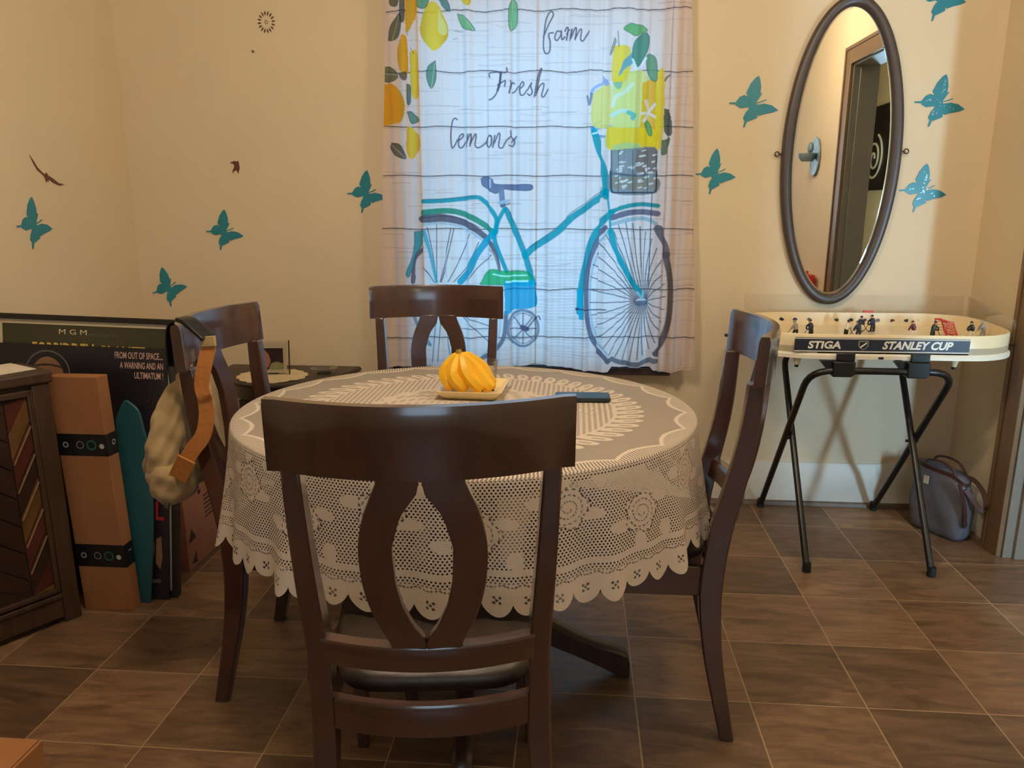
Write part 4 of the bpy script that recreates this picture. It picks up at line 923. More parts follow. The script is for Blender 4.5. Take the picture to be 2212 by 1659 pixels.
t = empty('glass_dish', (-1.022, 3.015, DZ0)); tag(t, 'low cut glass dish at the right end of the side table', 'dish')
obj('bowl', MB().lathe([(0, 0), (.030, 0), (.048, .014), (.055, .022), (.053, .023), (.044, .014), (.028, .004), (0, .004)], 18), 'dishglass', t, smooth=20)

# ------------------------------------------------------------------ posters leaning in the left corner
_x = (Vector((-1.244, 2.299, .894)) - Vector((-1.845, 2.277, .914))).normalized(); _z = (Vector((-1.244, 2.299, .894)) - Vector((-1.27, 2.187, 0))).normalized()
_y = _z.cross(_x).normalized(); _z = _x.cross(_y).normalized(); PROT = Matrix((_x, _y, _z)).transposed().to_euler()
t = empty('framed_poster', (-1.27, 2.192, 0)); t.rotation_euler = PROT
tag(t, 'large black framed film poster with cream mat leaning in the left corner', 'poster')
PW, PH = .600, .902
P0 = lambda x, z, y=0.0: (x, y, z)
mb = MB()
for a in [(-PW, 0, 0, .020), (-PW, 0, PH - .017, PH), (-PW, -PW + .020, .020, PH - .017), (-.020, 0, .020, PH - .017)]: mb.box(a[0], a[1], -.012, .012, a[2], a[3])
obj('frame', mb, 'blackframe', t, smooth=0, bevel=.0015)
obj('backing', MB().box(-PW + .02, -.02, .004, .008, .02, PH - .017), 'card', t, smooth=0)
mb = MB()
for a in [(-PW + .02, -.02, .02, .034), (-PW + .02, -.02, PH - .031, PH - .017), (-PW + .02, -PW + .034, .034, PH - .031), (-.033, -.02, .034, PH - .031)]: mb.box(a[0], a[1], -.002, .004, a[2], a[3])
obj('mat_border', mb, 'matwhite', t, smooth=0)
obj('print', MB().box(-PW + .034, -.033, 0, .003, .034, PH - .031), 'postgreen', t, smooth=0)
mb = MB(); f = lambda x, z: (x, -.0006, z)
text_mesh(mb, 'M G M', f, -.382, -.292, .842, .858); obj('letters', mb, 'postcream', t, smooth=0)
mb = MB(); text_mesh(mb, 'PRESENTS', f, -.286, -.192, .838, .848, space=1.1); obj('letters', mb, 'postring', t, smooth=0)
mb = MB(); text_mesh(mb, 'FORBIDDEN', f, -.470, -.270, .757, .815, fat=.03)
text_mesh(mb, 'PLANET', f, -.245, -.105, .755, .811, fat=.03); obj('letters', mb, 'postyellow', t, smooth=0)

t = empty('unframed_poster', (-1.2705, 2.168, 0)); t.rotation_euler = PROT
tag(t, 'dark blue unframed poster about a warning from space, leaning on the framed one', 'poster')
QH, QW = .812, .572
obj('sheet', MB().box(-QW - .022, -.022, .0, .006, 0, QH), 'postnavy', t, smooth=0)
mb = MB(); f = lambda x, z: (x, -.0008, z)
for s_, x0, z1 in [('FROM OUT OF SPACE....', -.188, .799), ('A WARNING AND AN', -.172, .768), ('ULTIMATUM !', -.126, .737)]: text_mesh(mb, s_, f, x0, -.034, z1 - .021, z1, fat=.012)
obj('letters', mb, 'postpink', t, smooth=0)
mb = MB(); text_mesh(mb, '.L', f, -.078, -.036, .262, .325, fat=.02); obj('letters', mb, 'postred', t, smooth=0)['label'] = 'red letters'
hx, hz = -.405, .722
arc = lambda r0, r1, a0, a1, k=30: [(hx + r0 * math.cos(a), hz + r0 * 1.0 * math.sin(a)) for a in np.linspace(a0, a1, k)] + [(hx + r1 * math.cos(a), hz + r1 * math.sin(a)) for a in np.linspace(a1, a0, k)]
pf = lambda a, b_, q: (a, -q, b_)
obj('dome_ring', MB().prism(arc(.068, .073, R(-12), R(192)), pf, .0004, .001), 'postring', t, smooth=0)
mb = MB(); mb.prism([(hx + .052 * math.cos(a), hz - .012 + .064 * math.sin(a)) for a in np.linspace(R(-40), R(220), 30)], pf, .0003, .0007); obj('dome', mb, 'postskin', t, smooth=0)
obj('dome_band', MB().prism([(hx + .066 * math.cos(a), hz + .002 + .028 * math.sin(a)) for a in np.linspace(R(20), R(160), 20)] + [(hx + .066 * math.cos(a), hz - .004 + .028 * math.sin(a)) for a in np.linspace(R(160), R(20), 20)], pf, .0008, .0012), 'ink', t, smooth=0)
mb = MB(); rg = random.Random(4)
for k in range(24):
    x, z, r = rg.uniform(-QW, -.04), rg.uniform(.36, .72), rg.uniform(.0008, .0022)
    mb.prism([(x + r * math.cos(a), z + r * math.sin(a)) for a in (0, 1.57, 3.14, 4.71)], pf, .0004, .0009)
o = obj('printed_stars', mb, 'postring', t, smooth=0); o['kind'] = 'stuff'
for pts, m_ in [([(-.092, .22), (-.074, .23), (-.066, .17), (-.076, .12), (-.094, .11), (-.098, .16)], 'postskin'), ([(-.062, .20), (-.046, .21), (-.042, .14), (-.05, .10), (-.064, .12)], 'postskin'), ([(-.098, .052), (-.048, .056), (-.048, .068), (-.098, .064)], 'postring')]:
    obj('printed_patch', MB().prism(pts, pf, .0004, .0009), m_, t, smooth=0)

# ------------------------------------------------------------------ teal board, taped carton and the carton behind
t = empty('teal_board', (-1.35, 2.146, 0)); t.rotation_euler = (R(-6.0), 0, 0); tag(t, 'teal curved board with a dark grey fin standing between carton and posters', 'board')
body = smooth_path([(-.075, .60), (-.045, .655), (-.020, .648), (.004, .622), (.016, .57), (.026, .52), (.033, .44), (.034, .36), (.028, .22), (.018, .10), (.008, .0)], 4)
out = [(p[0], p[1]) for p in body] + [(-.06, 0), (-.075, .1)]
obj('board', MB().prism(out, lambda a, b_, q: (a, q, b_), -.005, .005), 'teal', t, smooth=30, bevel=.003)
fin = smooth_path([(.020, .54), (.052, .508), (.076, .484), (.080, .462), (.070, .42), (.052, .385), (.034, .352)], 4)
obj('fin', MB().prism([(p[0], p[1]) for p in fin], lambda a, b_, q: (a, q, b_), .0055, .010), 'fin', t, smooth=30, bevel=.002)
t = empty('tall_carton', (-1.456, 2.113, 0)); tag(t, 'tall narrow brown carton with two black tape bands beside the cabinet', 'box')
def ring(z, e=0.0):
    x = -.020 * z / .76; return [(x - .070 - e, -.024 - e, z), (x + .088 + e - .004 * (z > .3), -.024 - e, z), (x + .088 + e, .022 + e, z), (x - .070 - e, .022 + e, z)]
obj('carton', MB().loft([ring(0), ring(.36), ring(.755)]), 'card', t, smooth=0, bevel=.002)
for z0, z1, k0 in [(.512, .580, 0), (.150, .224, 1)]:
    band = obj('tape_band', MB().loft([ring(z0, .0008), ring(z1, .0008)], caps=False), 'tape', t, smooth=0)
    zm = (z0 + z1) / 2
    def circ(cx_, cy_, r0, r1, face):
        k = 16; a_ = [2 * PI * i / k for i in range(k)]; fn = (lambda u, w: (-.020 * zm / .76 + u, -.0255, w)) if face == 'f' else (lambda u, w: (-.020 * zm / .76 + .0886, u, w))
        m_ = MB(); m_.add([fn(cx_ + r0 * math.cos(a), cy_ + r0 * math.sin(a)) for a in a_] + [fn(cx_ + r1 * math.cos(a), cy_ + r1 * math.sin(a)) for a in a_], [(i, (i + 1) % k, k + (i + 1) % k, k + i) for i in range(k)]); return m_
    for m_ in [circ(-.045, zm, .006, .009, 'f'), circ(-.0, zm, .010, .0115, 'f'), circ(.068, zm - .003, .0, .008, 'f'), circ(.004, zm + .004, .005, .009, 's')]:
        obj('tape_mark', m_, 'tapewhite', band, smooth=0, recalc=False)
    obj('tape_mark', circ(.036, zm, .011, .016, 'f'), 'tapegreen', band, smooth=0, recalc=False)['label'] = 'green printed ring'
t = empty('low_carton', (-1.32, 2.36, 0)); tag(t, 'low pinkish brown carton behind the posters, under the backpack', 'box')
obj('carton', MB().box(-.34, 0, 0, .40, 0, .285), 'card_pink', t, smooth=0, bevel=.002)
mb = MB(); xf = lambda a, b_, q: (q, a, b_)
for q in [[(.012, .10), (.035, .145), (.062, .105)], [(.02, .02), (.055, .055), (.058, .012)], [(.10, .262), (.125, .262), (.120, .247), (.105, .247)]]: mb.prism(q, xf, .0004, .0010)
for k in range(6):
    z = .225 - .016 * k; mb.prism([(.14, z), (.27, z), (.27, z + .007 if k % 2 else z + .004), (.14, z + .006)], xf, .0004, .0008)
o = obj('printed_marks', mb, 'ink', t, smooth=0); o['kind'] = 'stuff'

# ------------------------------------------------------------------ cabinet with inlaid door at the left
t = empty('cabinet', (-1.512, 2.052, 0), 58); tag(t, 'dark wooden cabinet with slanted parquet inlay at the left edge', 'cabinet')
# local frame: -x runs along the front towards the viewer, -y is out of the front face
CL, CD, CH = .80, .185, .787
rotc = lambda s_, d, z: (-s_, d, z)
def cbox(mb, s0, s1, d0, d1, z0, z1, mi=0): mb.box(-s1, -s0, d0, d1, z0, z1, mi)
mb = MB(); cbox(mb, .012, CL - .012, .012, CD - .005, .05, CH - .04); obj('body', mb, 'cabwood', t, bevel=.003)
mb = MB(); cbox(mb, -.006, CL, -.012, CD, CH - .040, CH - .004); obj('top', mb, 'cabwood', t, bevel=.008, seg=3)
mb = MB(); cbox(mb, 0, .050, 0, .05, 0, CH - .04); obj('corner_post', mb, 'cabwood', t, bevel=.004)
mb = MB(); cbox(mb, .050, CL, -.002, .03, .02, .10); cbox(mb, .050, CL, -.010, .0, .085, .10); obj('plinth', mb, 'cabwood', t, bevel=.003)
door = MB()
for a in [(.052, .066, .105, .735), (.054, CL - .03, .716, .735), (.054, CL - .03, .105, .120)]: cbox(door, a[0], a[1], -.008, .012, a[2], a[3])
door = obj('door', door, 'cabwood', t, bevel=.003)
inl = MB(); st = MB(); rg = random.Random(3)
pitch = .0845
for k in range(-1, 9):
    zt = .725 - pitch * k
    cols = [2, 1, 0, 2, 1, 0, 1, 2, 0, 1]
    poly = [(.066, zt), (.124, zt - .108), (.124, zt - .108 - pitch + .004), (.066, zt - pitch + .004)]
    poly = [(s_, min(max(z, .120), .716)) for s_, z in poly]
    if poly[0][1] - poly[3][1] > .002 or poly[1][1] - poly[2][1] > .002: inl.prism(poly, lambda a, b_, q: (-a, q, b_), .004, .010, cols[k])
    for m_ in range(4):   # darker boards running the other way
        s0 = .128 + .135 * m_; q = [(s0, zt - .05), (s0 + .128, zt + .06), (s0 + .128, zt + .06 - pitch + .005), (s0, zt - .05 - pitch + .005)]
        q = [(s_, min(max(z, .120), .716)) for s_, z in q]
        if q[0][1] - q[3][1] > .002 or q[1][1] - q[2][1] > .002: inl.prism(q, lambda a, b_, q_: (-a, q_, b_), .004, .009, rg.choice([0, 0, 0, 0, 1, 2]) if m_ else 0)
    q0, q1 = (.066, zt - .01), (.122, zt - .112)
    if q1[1] > .13 and q0[1] < .71: st.prism([(q0[0], q0[1]), (q1[0], q1[1]), (q1[0], q1[1] - .0030), (q0[0], q0[1] - .0030)], lambda a, b_, q: (-a, q, b_), -.003, .004)
cbox(inl, .05, CL - .03, .0085, .0118, .12, .716, 0)
obj('inlay_panel', inl, ['inlay_dark', 'inlay_red', 'inlay_gold'], door, smooth=0); obj('metal_strips', st, 'brass', door, smooth=0)['label'] = 'thin bright slanted strips'
def sheet_paper(nm, loc, rz, w, h, label):
    o = empty(nm, loc, rz); obj('page', MB().box(-w / 2, w / 2, -h / 2, h / 2, 0, .0012), 'paper', o, smooth=0); tag(o, label, 'paper', None)
sheet_paper('paper_sheet', (-1.665, 2.005, CH - .0035), 62, .20, .15, 'white paper lying on the top of the dark cabinet')

t = empty('small_carton', (-.955, 1.143, 0)); tag(t, 'small brown carton at the bottom left corner of the photo', 'box')
obj('carton', MB().box(-.36, 0, -.34, 0, 0, .296), 'card', t, smooth=0, bevel=.0015)
obj('flap', MB().box(-.36, -.004, -.168, -.002, .2965, .2995), 'card', t, smooth=0); obj('flap', MB().box(-.36, -.004, -.338, -.170, .2965, .2995), 'card', t, smooth=0)
mb = MB(); pts = [(.0008, -.045 - .03 * math.cos(a), .265 - .03 * math.sin(a)) for a in np.linspace(-.5, 1.2, 10)]; mb.ribbon(pts, .007, .0008, (0, 1, 0)); obj('printed_mark', mb, 'ink', t, smooth=0)

# ------------------------------------------------------------------ canvas backpack hanging from the left chair
t = empty('backpack', (-.985, 1.79, .56)); tag(t, 'beige canvas backpack hanging on the back of the left chair', 'backpack')
rings = []; rg2 = np.random.default_rng(2); n_ = 48
zs_ = np.linspace(-.005, .30, 22)
for z in zs_:
    k = (z + .005) / .305
    hw = float(np.interp(k, [0, .06, .18, .45, .75, .92, 1], [.030, .052, .060, .055, .042, .022, .006])); hd = float(np.interp(k, [0, .06, .18, .45, .75, .92, 1], [.07, .115, .135, .13, .10, .06, .02]))
    cxx = float(np.interp(k, [0, .3, 1], [.012, .0, .040])); rr = []
    for i in range(n_):
        a = 2 * PI * i / n_; c, s_ = math.cos(a), math.sin(a)
        wr = 1 + .05 * math.sin(5 * a + 9 * k) + .045 * math.sin(11 * a - 22 * k + 2) + .03 * math.sin(31 * k + 3 * a)
        rr.append((cxx + hw * wr * abs(c) ** .8 * (1 if c > 0 else -1), -.01 + hd * wr * abs(s_) ** .8 * (1 if s_ > 0 else -1), z))
    rings.append(rr)
o = obj('bag_body', MB().loft(rings), 'canvas', t, smooth=80); sd = o.modifiers.new('soft', 'SUBSURF'); sd.levels = 1; sd.render_levels = 1
rings = []
for z in np.linspace(-.012, .085, 10):
    k = (z + .012) / .097; hw, hd = float(np.interp(k, [0, .2, .8, 1], [.03, .052, .056, .046])), float(np.interp(k, [0, .2, .8, 1], [.045, .06, .064, .05])); rr = []
    for i in range(32):
        a = 2 * PI * i / 32; wr = 1 + .05 * math.sin(4 * a + 8 * k) + .04 * math.sin(9 * a - 11 * k)
        rr.append((.020 + hw * wr * math.cos(a), -.095 + hd * wr * math.sin(a), z))
    rings.append(rr)
o = obj('front_pocket', MB().loft(rings), 'canvas', t, smooth=80)
off = np.array([-.985, 1.79, .56])
L = lambda P: [tuple(np.array(p) - off) for p in P]
obj('shoulder_strap', MB().ribbon(smooth_path(L([(-.819, 1.646, .945), (-.833, 1.640, .893), (-.842, 1.638, .85), (-.838, 1.636, .825), (-.832, 1.638, .815)]), 5), [.020] + [.034] * 19 + [.030], .004, (1, 0, 0)), 'strap', t, smooth=40)
obj('shoulder_strap', MB().ribbon(smooth_path(L([(-.840, 1.642, .822), (-.838, 1.640, .78), (-.850, 1.638, .73), (-.878, 1.638, .694), (-.908, 1.640, .652), (-.925, 1.648, .622)]), 5), .036, .004, (1, 0, .15)), 'strap', t, smooth=40)
obj('strap_patch', MB().ribbon(L([(-.893, 1.633, .672), (-.926, 1.643, .618)]), .044, .005, (1, 0, .15)), 'strap', t, smooth=40, bevel=.001)
obj('hanging_loop', MB().ribbon(smooth_path(L([(-.945, 1.700, .84), (-.940, 1.690, .92), (-.930, 1.682, .972), (-.912, 1.680, .989), (-.892, 1.676, .989), (-.872, 1.664, .975)]), 4), .024, .003, [(0, 1, 0)] * 21), 'blackplastic', t, smooth=40)
mb = MB(); mb.ribbon(smooth_path(L([(-.893, 1.672, .995), (-.870, 1.662, .990), (-.845, 1.655, .972), (-.824, 1.650, .955)]), 3), .036, .010, [(.6, 1, 0)] * 10)
obj('buckle', mb, 'blackplastic', t, smooth=40, bevel=.002)
mb = MB(); mb.ribbon(L([(-.822, 1.646, .960), (-.820, 1.643, .936)]), .034, .010, (1, 0, 0)); obj('strap_keeper', mb, 'canvas', t, bevel=.002)
obj('zip_pull', MB().ball(tuple(np.array([-.918, 1.66, .680]) - off), (.006, .006, .016)), 'ink', t)
obj('zip_pull', MB().ball(tuple(np.array([-.958, 1.64, .548]) - off), (.007, .007, .012)), 'ink', t)

# ------------------------------------------------------------------ table hockey game on its folding stand
GX0, GX1, GY0, GY1 = .605, 1.512, 2.615, 3.095
gc = ((GX0 + GX1) / 2, (GY0 + GY1) / 2)
t = empty('table_hockey_game', (gc[0], gc[1], .742)); tag(t, 'cream table hockey game with a navy name strip, standing on a black stand', 'game')
gx, gy = (GX1 - GX0) / 2, (GY1 - GY0) / 2
def rink(e, z, r=.21):
    pts = []
    for cxx, cyy, a0 in [(gx - r, gy - r, 0), (-gx + r, gy - r, 90), (-gx + r, -gy + r, 180), (gx - r, -gy + r, 270)]:
        for k in range(13): a = R(a0 + 7.5 * k); pts.append((cxx + (r + e) * math.cos(a), cyy + (r + e) * math.sin(a), z))
    return pts
obj('base', MB().loft([rink(-.004, .004), rink(.004, .0), rink(.004, .012), rink(-.004, .018), rink(-.004, .040), rink(-.02, .040)]), 'gamebase', t, smooth=40)
# rim: low in front, taller at the back
def rimz(p): return .082 + .012 * max(0, min(1, (p[1] + .05) / .20))
def wring(e, top): return [(p[0], p[1], rimz(p) if top else .018) for p in rink(e, 0)]
mb = MB(); mb.loft([wring(-.004, False), [(p[0], p[1], rimz(p) - .004) for p in rink(-.004, 0)], wring(-.007, True), wring(-.012, True), [(p[0], p[1], .040) for p in rink(-.013, 0)]], caps=False)
obj('rink_wall', mb, 'gamewhite', t, smooth=40)
obj('ice_surface', MB().loft([rink(-.0135, .0402), rink(-.0135, .0445)]), 'ice', t, smooth=0)
st = MB().box(-.320, .245, -gy - .0000 + .0035, -gy + .0045, .022, .072)
strip = obj('name_strip', st, 'navy', t, smooth=0)
mb = MB()
for z0, z1 in [(.0235, .0250), (.0690, .0705), (.0258, .0272), (.0665, .0678)]: mb.box(-.320, .245, -gy + .0028, -gy + .0035, z0, z1)
obj('strip_lines', mb, 'stickwhite', strip, smooth=0)['label'] = 'thin white border lines'
fy = lambda x, z: (x, -gy + .0028, z)
mb = MB(); text_mesh(mb, 'STIGA', fy, -.276, -.168, .034, .060, shear=.12, fat=.035); obj('letters', mb, 'stickwhite', strip, smooth=0)
mb = MB(); text_mesh(mb, 'STANLEY CUP', fy, -.034, .192, .034, .062, shear=.28, fat=.04); obj('letters', mb, 'stickwhite', strip, smooth=0)
sh = [(-.112, .062), (-.080, .062), (-.080, .044), (-.088, .035), (-.096, .031), (-.104, .035), (-.112, .044)]
emb = obj('shield_emblem', MB().prism(sh, lambda a, b_, q: (a, -gy + .0032 - q, b_), 0, .0008), 'figgrey', strip, smooth=0)
ins = [(-.096 + (a + .096) * .8, .047 + (b_ - .047) * .8) for a, b_ in sh]
obj('shield_field', MB().prism(ins, lambda a, b_, q: (a, -gy + .0023 - q, b_), 0, .0006), 'signblack', emb, smooth=0)
obj('shield_stripe', MB().prism([(-.106, .037), (-.086, .053), (-.086, .058), (-.106, .043)], lambda a, b_, q: (a, -gy + .0016 - q, b_), 0, .0006), 'stickwhite', emb, smooth=0)
# printed club marks on the far board: plain blobs of colour
rg = random.Random(9); k = 0
for x in np.linspace(-.30, .33, 13):
    if k in (4,): k += 1; continue
    pts = [(x + .011 * math.cos(a) * rg.uniform(.6, 1.1), .0655 + .0075 * math.sin(a) * rg.uniform(.6, 1.1)) for a in np.linspace(0, 2 * PI, 8)[:-1]]
    obj('printed_mark', MB().prism(pts, lambda a, b_, q: (a, gy - .0136 - q, b_), 0, .0008), ['figgreen', 'signblack', 'fignavy', 'postring', 'figmaroon'][k % 5], t, smooth=0); k += 1
obj('score_marker', MB().box(.062, .100, gy - .012, gy - .004, .094, .102), 'red', t, smooth=0, bevel=.001)
# clear guards
mb = MB(); mb.add([(-gx + .06, gy - .004, .088), (gx - .02, gy - .004, .088), (gx - .02, gy - .004, .162), (-gx + .06, gy - .004, .162)], [(0, 1, 2, 3)]); mb.add([(gx - .012, gy - .02, .088), (gx - .012, -gy + .12, .086), (gx - .012, -gy + .12, .118), (gx - .012, gy - .02, .162)], [(0, 1, 2, 3)])
gd = obj('clear_guard', mb, 'plexi', t, smooth=0); so = gd.modifiers.new('thick', 'SOLIDIFY'); so.thickness = .002
# goals
def goal(x, s, m):
    mb = MB(); w, h, d = .048, .052, .040; r = .0016
    y0 = 0.02
    for q in [[(x, y0 - w, .0445), (x, y0 - w, .0445 + h), (x, y0 + w, .0445 + h), (x, y0 + w, .0445)], [(x, y0 - w, .0445 + h), (x + s * d * .5, y0 - w, .0445 + h), (x + s * d, y0 - w, .0455), (x + s * d, y0 + w, .0455), (x + s * d * .5, y0 + w, .0445 + h), (x, y0 + w, .0445 + h)]]: mb.tube(q, .0026, 6)
    for i in range(1, 8):
        y = y0 - w + 2 * w * i / 8; mb.tube([(x, y, .0445 + h), (x + s * d * .5, y, .0445 + h), (x + s * d, y, .046)], r * .6, 5)
    for i in range(1, 5):
        f_ = i / 5; mb.tube([(x, y0 - w, .0445 + h * f_), (x + s * d * (1 - .5 * f_), y0 - w, .0445 + h * f_), (x + s * d * (1 - .5 * f_), y0 + w, .0445 + h * f_), (x, y0 + w, .0445 + h * f_)], r * .6, 5)
    obj('goal', mb, m, t, smooth=30)
goal(.262, 1, 'red'); goal(-.350, -1, 'red')
def player(x, y, rz, jersey, pants, sc=1.0, base=None):
    sc *= 1.2
    z0 = .0447; c, s = math.cos(R(rz)), math.sin(R(rz)); T = lambda p: (x + (p[0] * c - p[1] * s) * sc, y + (p[0] * s + p[1] * c) * sc, z0 + p[2] * sc)
    mb = MB(); tb = lambda ps, r, mi, n_=6: mb.tube([T(p) for p in ps], [q * sc for q in r], n_, mi=mi)
    tb([(0, 0, .020), (.001, 0, .028), (.004, 0, .038)], [.0055, .0075, .006], 0); tb([(-.004, 0, .002), (-.004, 0, .012), (-.002, 0, .021)], [.003, .0035, .0045], 1); tb([(.006, .003, .002), (.005, .002, .012), (.001, 0, .021)], [.003, .0035, .0045], 1)
    tb([(.003, .004, .036), (.010, .008, .028), (.014, .004, .020)], [.003, .0026, .0022], 0); tb([(.003, -.004, .036), (.009, -.009, .029), (.013, -.004, .022)], [.003, .0026, .0022], 0)
    mb.ball(T((.006, 0, .043)), .0042 * sc, 8, 5, mi=2); mb.ball(T((.005, 0, .0455)), (.0046 * sc, .0046 * sc, .0036 * sc), 8, 5, mi=3)
    tb([(.012, .0, .024), (.022, .002, .010), (.030, .002, .0012), (.038, .002, .001)], [.0009, .0009, .0011, .0011], 1, 5)
    tb([(-.007, 0, .0022), (.012, .0, .0022)], [.0016, .0016], 3, 5)
    o = obj('player_figure', mb, [jersey, pants, 'skin', jersey if jersey != 'figwhite' else 'figblack'], t, smooth=40)
    if base: obj('player_base', MB().box(x - .012, x + .012, y - .008, y + .008, .0446, .050), base, t, smooth=0)
    return o
for a in [(.79, 2.80, 150, 'figgrey', 'figblack'), (.843, 2.80, 200, 'fignavy', 'figblack', 1.05, 'red'), (.972, 2.82, 20, 'figwhite', 'figblack'), (1.008, 2.80, 170, 'fignavy', 'fignavy'), (1.055, 2.93, 10, 'figblack', 'figblack'), (1.10, 2.92, 190, 'fignavy', 'figblack', 1.1),
          (1.205, 2.82, 160, 'figmaroon', 'figwhite'), (1.262, 2.80, 10, 'figgreen', 'figgreen', 1.05), (1.405, 2.82, 175, 'figblack', 'figwhite'), (1.452, 2.84, 170, 'figgrey', 'figgrey')]:
    player(a[0] - gc[0], a[1] - gc[1], *a[2:])
# rods with black grips at both ends, small corner feet, nameplate screw
for sx, rows in ((1, [(-.06, .034, .045), (.02, .022, .030), (.10, .050, .035)]), (-1, [(-.03, .050, .038), (.02, .044, .030), (-.10, .024, .022)])):
    for y, z, L_ in rows:
        x0 = sx * (gx - .002); rod = obj('control_rod', MB().tube([(x0 - sx * .02, y, z - .010), (x0 + sx * L_, y, z - .010)], .0018, 8), 'iron', t)
        obj('grip', MB().tube([(x0 + sx * L_, y, z - .010), (x0 + sx * (L_ + .022), y, z - .010)], [.0046, .0046], 10), 'rubber', rod)
for x, y in [(-.300, -gy + .03), (.215, -gy + .03), (-.300, gy - .03), (.215, gy - .03)]:
    cone = obj('corner_foot', MB().lathe([(0, .002), (.016, .002), (.014, -.004), (.008, -.026), (0, -.026)], 16, (x, y)), 'gamewhite', t); obj('foot_tip', MB().lathe([(0, -.026), (.0065, -.026), (.0065, -.035), (0, -.035)], 12, (x, y)), 'rubber', cone)
obj('latch', MB().box(-.046, -.030, -gy - .007, -gy - .004, .003, .009), 'rubber', t, smooth=0)

t = empty('folding_stand', (1.03, 2.84, 0)); tag(t, 'black tubular folding stand with crossed legs under the hockey game', 'stand')
off = np.array([1.03, 2.84, 0])
def rnd(P, r=.06, n_=6):   # rounded corners for a tube path
    P = [np.array(p, float) for p in P]; out = [P[0]]
    for i in range(1, len(P) - 1):
        a = P[i] + (P[i - 1] - P[i]) / np.linalg.norm(P[i - 1] - P[i]) * r; c = P[i] + (P[i + 1] - P[i]) / np.linalg.norm(P[i + 1] - P[i]) * r
        for k in range(n_ + 1): u = k / n_; out.append((1 - u) ** 2 * a + 2 * u * (1 - u) * P[i] + u * u * c)
    return out + [P[-1]]
fa = rnd([np.array(p) - off for p in [(.800, 3.135, .012), (.790, 2.600, .705), (1.262, 2.600, .705), (1.262, 3.135, .012)]], .085)
fb = rnd([np.array(p) - off for p in [(.822, 2.540, .012), (.812, 3.03, .700), (1.248, 3.03, .700), (1.240, 2.540, .012)]], .085)
obj('leg_frame', MB().tube([tuple(p) for p in fa], .0118, 12), 'blackmetal', t)
obj('leg_frame', MB().tube([tuple(p) for p in fb], .0118, 12), 'blackmetal', t)
for p in [(.800, 3.135), (1.262, 3.135), (.822, 2.540), (1.240, 2.540)]:
    q = np.array([*p, 0]) - off; obj('rubber_foot', MB().lathe([(0, 0), (.0145, 0), (.0150, .006), (.0138, .034), (0, .034)], 14, (q[0], q[1])), 'rubber', t)
for x in (.808, 1.252): obj('rivet', MB().tube([(x - 1.03 - .022, -.005, .395), (x - 1.03 + .022, -.005, .395)], .005, 8), 'iron', t)
for x0, x1 in [(.862, .933), (1.102, 1.173)]:
    obj('clamp', MB().loft([[(x0 + a_ - 1.03, y - 2.84, z) for a_, y, z in [(0, 2.583, z_), (x1 - x0 - i_, 2.583, z_), (x1 - x0 - i_, 2.625 + d_, z_), (0, 2.625 + d_, z_)]] for z_, i_, d_ in [(.686, .012, 0), (.694, 0, 0), (.738, 0, 0)] for z in [z_]]), 'blackplastic', t, bevel=.003)
    obj('clamp_lip', MB().box(x0 + .012 - 1.03, x1 - 1.03, 2.596 - 2.84, 2.609 - 2.84, .738, .764), 'blackplastic', t, bevel=.002)
    obj('clamp_wing', MB().hexa([(x0 - .035 - 1.03, 2.60 - 2.84, .732), (x0 - 1.03, 2.60 - 2.84, .690), (x0 - 1.03, 2.62 - 2.84, .690), (x0 - .035 - 1.03, 2.62 - 2.84, .732), (x0 - .040 - 1.03, 2.60 - 2.84, .738), (x0 - 1.03, 2.60 - 2.84, .738), (x0 - 1.03, 2.62 - 2.84, .738), (x0 - .040 - 1.03, 2.62 - 2.84, .738)]), 'blackplastic', t, bevel=.001)

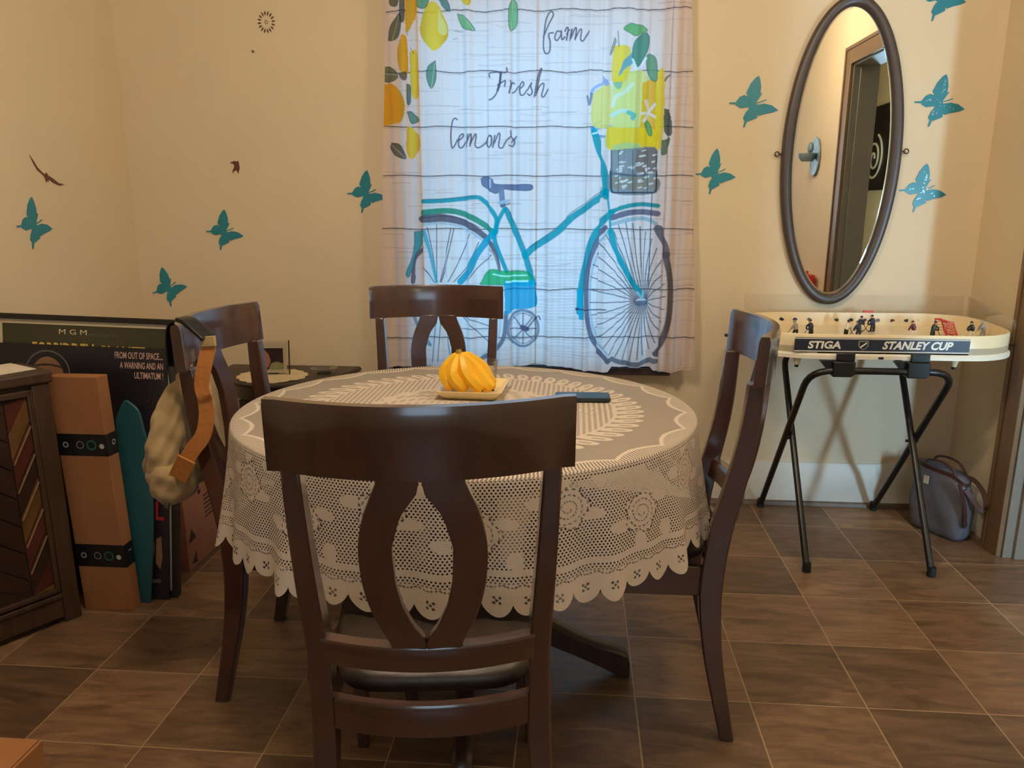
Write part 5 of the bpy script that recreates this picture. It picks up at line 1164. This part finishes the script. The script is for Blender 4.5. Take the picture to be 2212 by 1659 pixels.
# ------------------------------------------------------------------ handbag in the right corner
t = empty('handbag', (1.435, 2.925, 0), -58); tag(t, 'slouched grey leather handbag on the floor in the right corner', 'handbag')
rings = []
for z in np.linspace(0, .262, 20):
    k = z / .262; hw = float(np.interp(k, [0, .08, .5, 1], [.092, .108, .116, .098])); hd = float(np.interp(k, [0, .08, .4, .8, 1], [.040, .050, .056, .040, .026])); rr = []
    for i in range(44):
        a = 2 * PI * i / 44; c, s_ = math.cos(a), math.sin(a); wr = 1 + (.05 * math.sin(6 * a + 8 * k) + .05 * math.sin(3 * a - 10 * k + 1)) * math.sin(PI * k)
        lean = -.012 * k; e = .45
        zz_ = z + (.020 * k * math.cos(a) * -1 - .012 * k * math.cos(a) ** 2)
        rr.append((hw * abs(c) ** e * (1 if c > 0 else -1) + lean, hd * wr * abs(s_) ** e * (1 if s_ > 0 else -1), zz_))
    rings.append(rr)
o = obj('bag_body', MB().loft(rings), 'bag', t, smooth=70)
obj('top_band', MB().loft([[(p[0] * 1.012, p[1] * 1.06, p[2] + dz) for p in rings[-2]] for dz in (-.004, .012)], caps=False), 'bagstrap', t, smooth=60, recalc=False)
obj('handle', MB().tube(smooth_path([(-.075, -.03, .262), (-.060, -.028, .283), (-.015, -.026, .290), (.03, -.026, .279), (.055, -.028, .250)], 6), .0048, 8), 'bagstrap', t)
obj('handle', MB().tube(smooth_path([(-.080, .03, .262), (-.060, .028, .289), (-.010, .026, .296), (.03, .026, .284), (.060, .028, .250)], 6), .0048, 8), 'bagstrap', t)
obj('tag', MB().box(-.052, -.032, -.0575, -.0545, .196, .228), 'tag', t, smooth=0, bevel=.001)
obj('shoulder_strap', MB().ribbon(smooth_path([(.060, .022, .244), (.095, .024, .238), (.135, .020, .205), (.158, .010, .158), (.150, -.004, .148), (.118, -.012, .180), (.095, -.022, .210)], 6), .017, .004, [(0, .35, 1)] * 37), 'bagstrap', t, smooth=40)
obj('side_strap', MB().ribbon(smooth_path([(.085, -.050, .235), (.112, -.046, .16), (.120, -.040, .09), (.116, -.03, .07)], 6), .018, .004, [(0, 1, 0)] * 19), 'bagstrap', t, smooth=40)
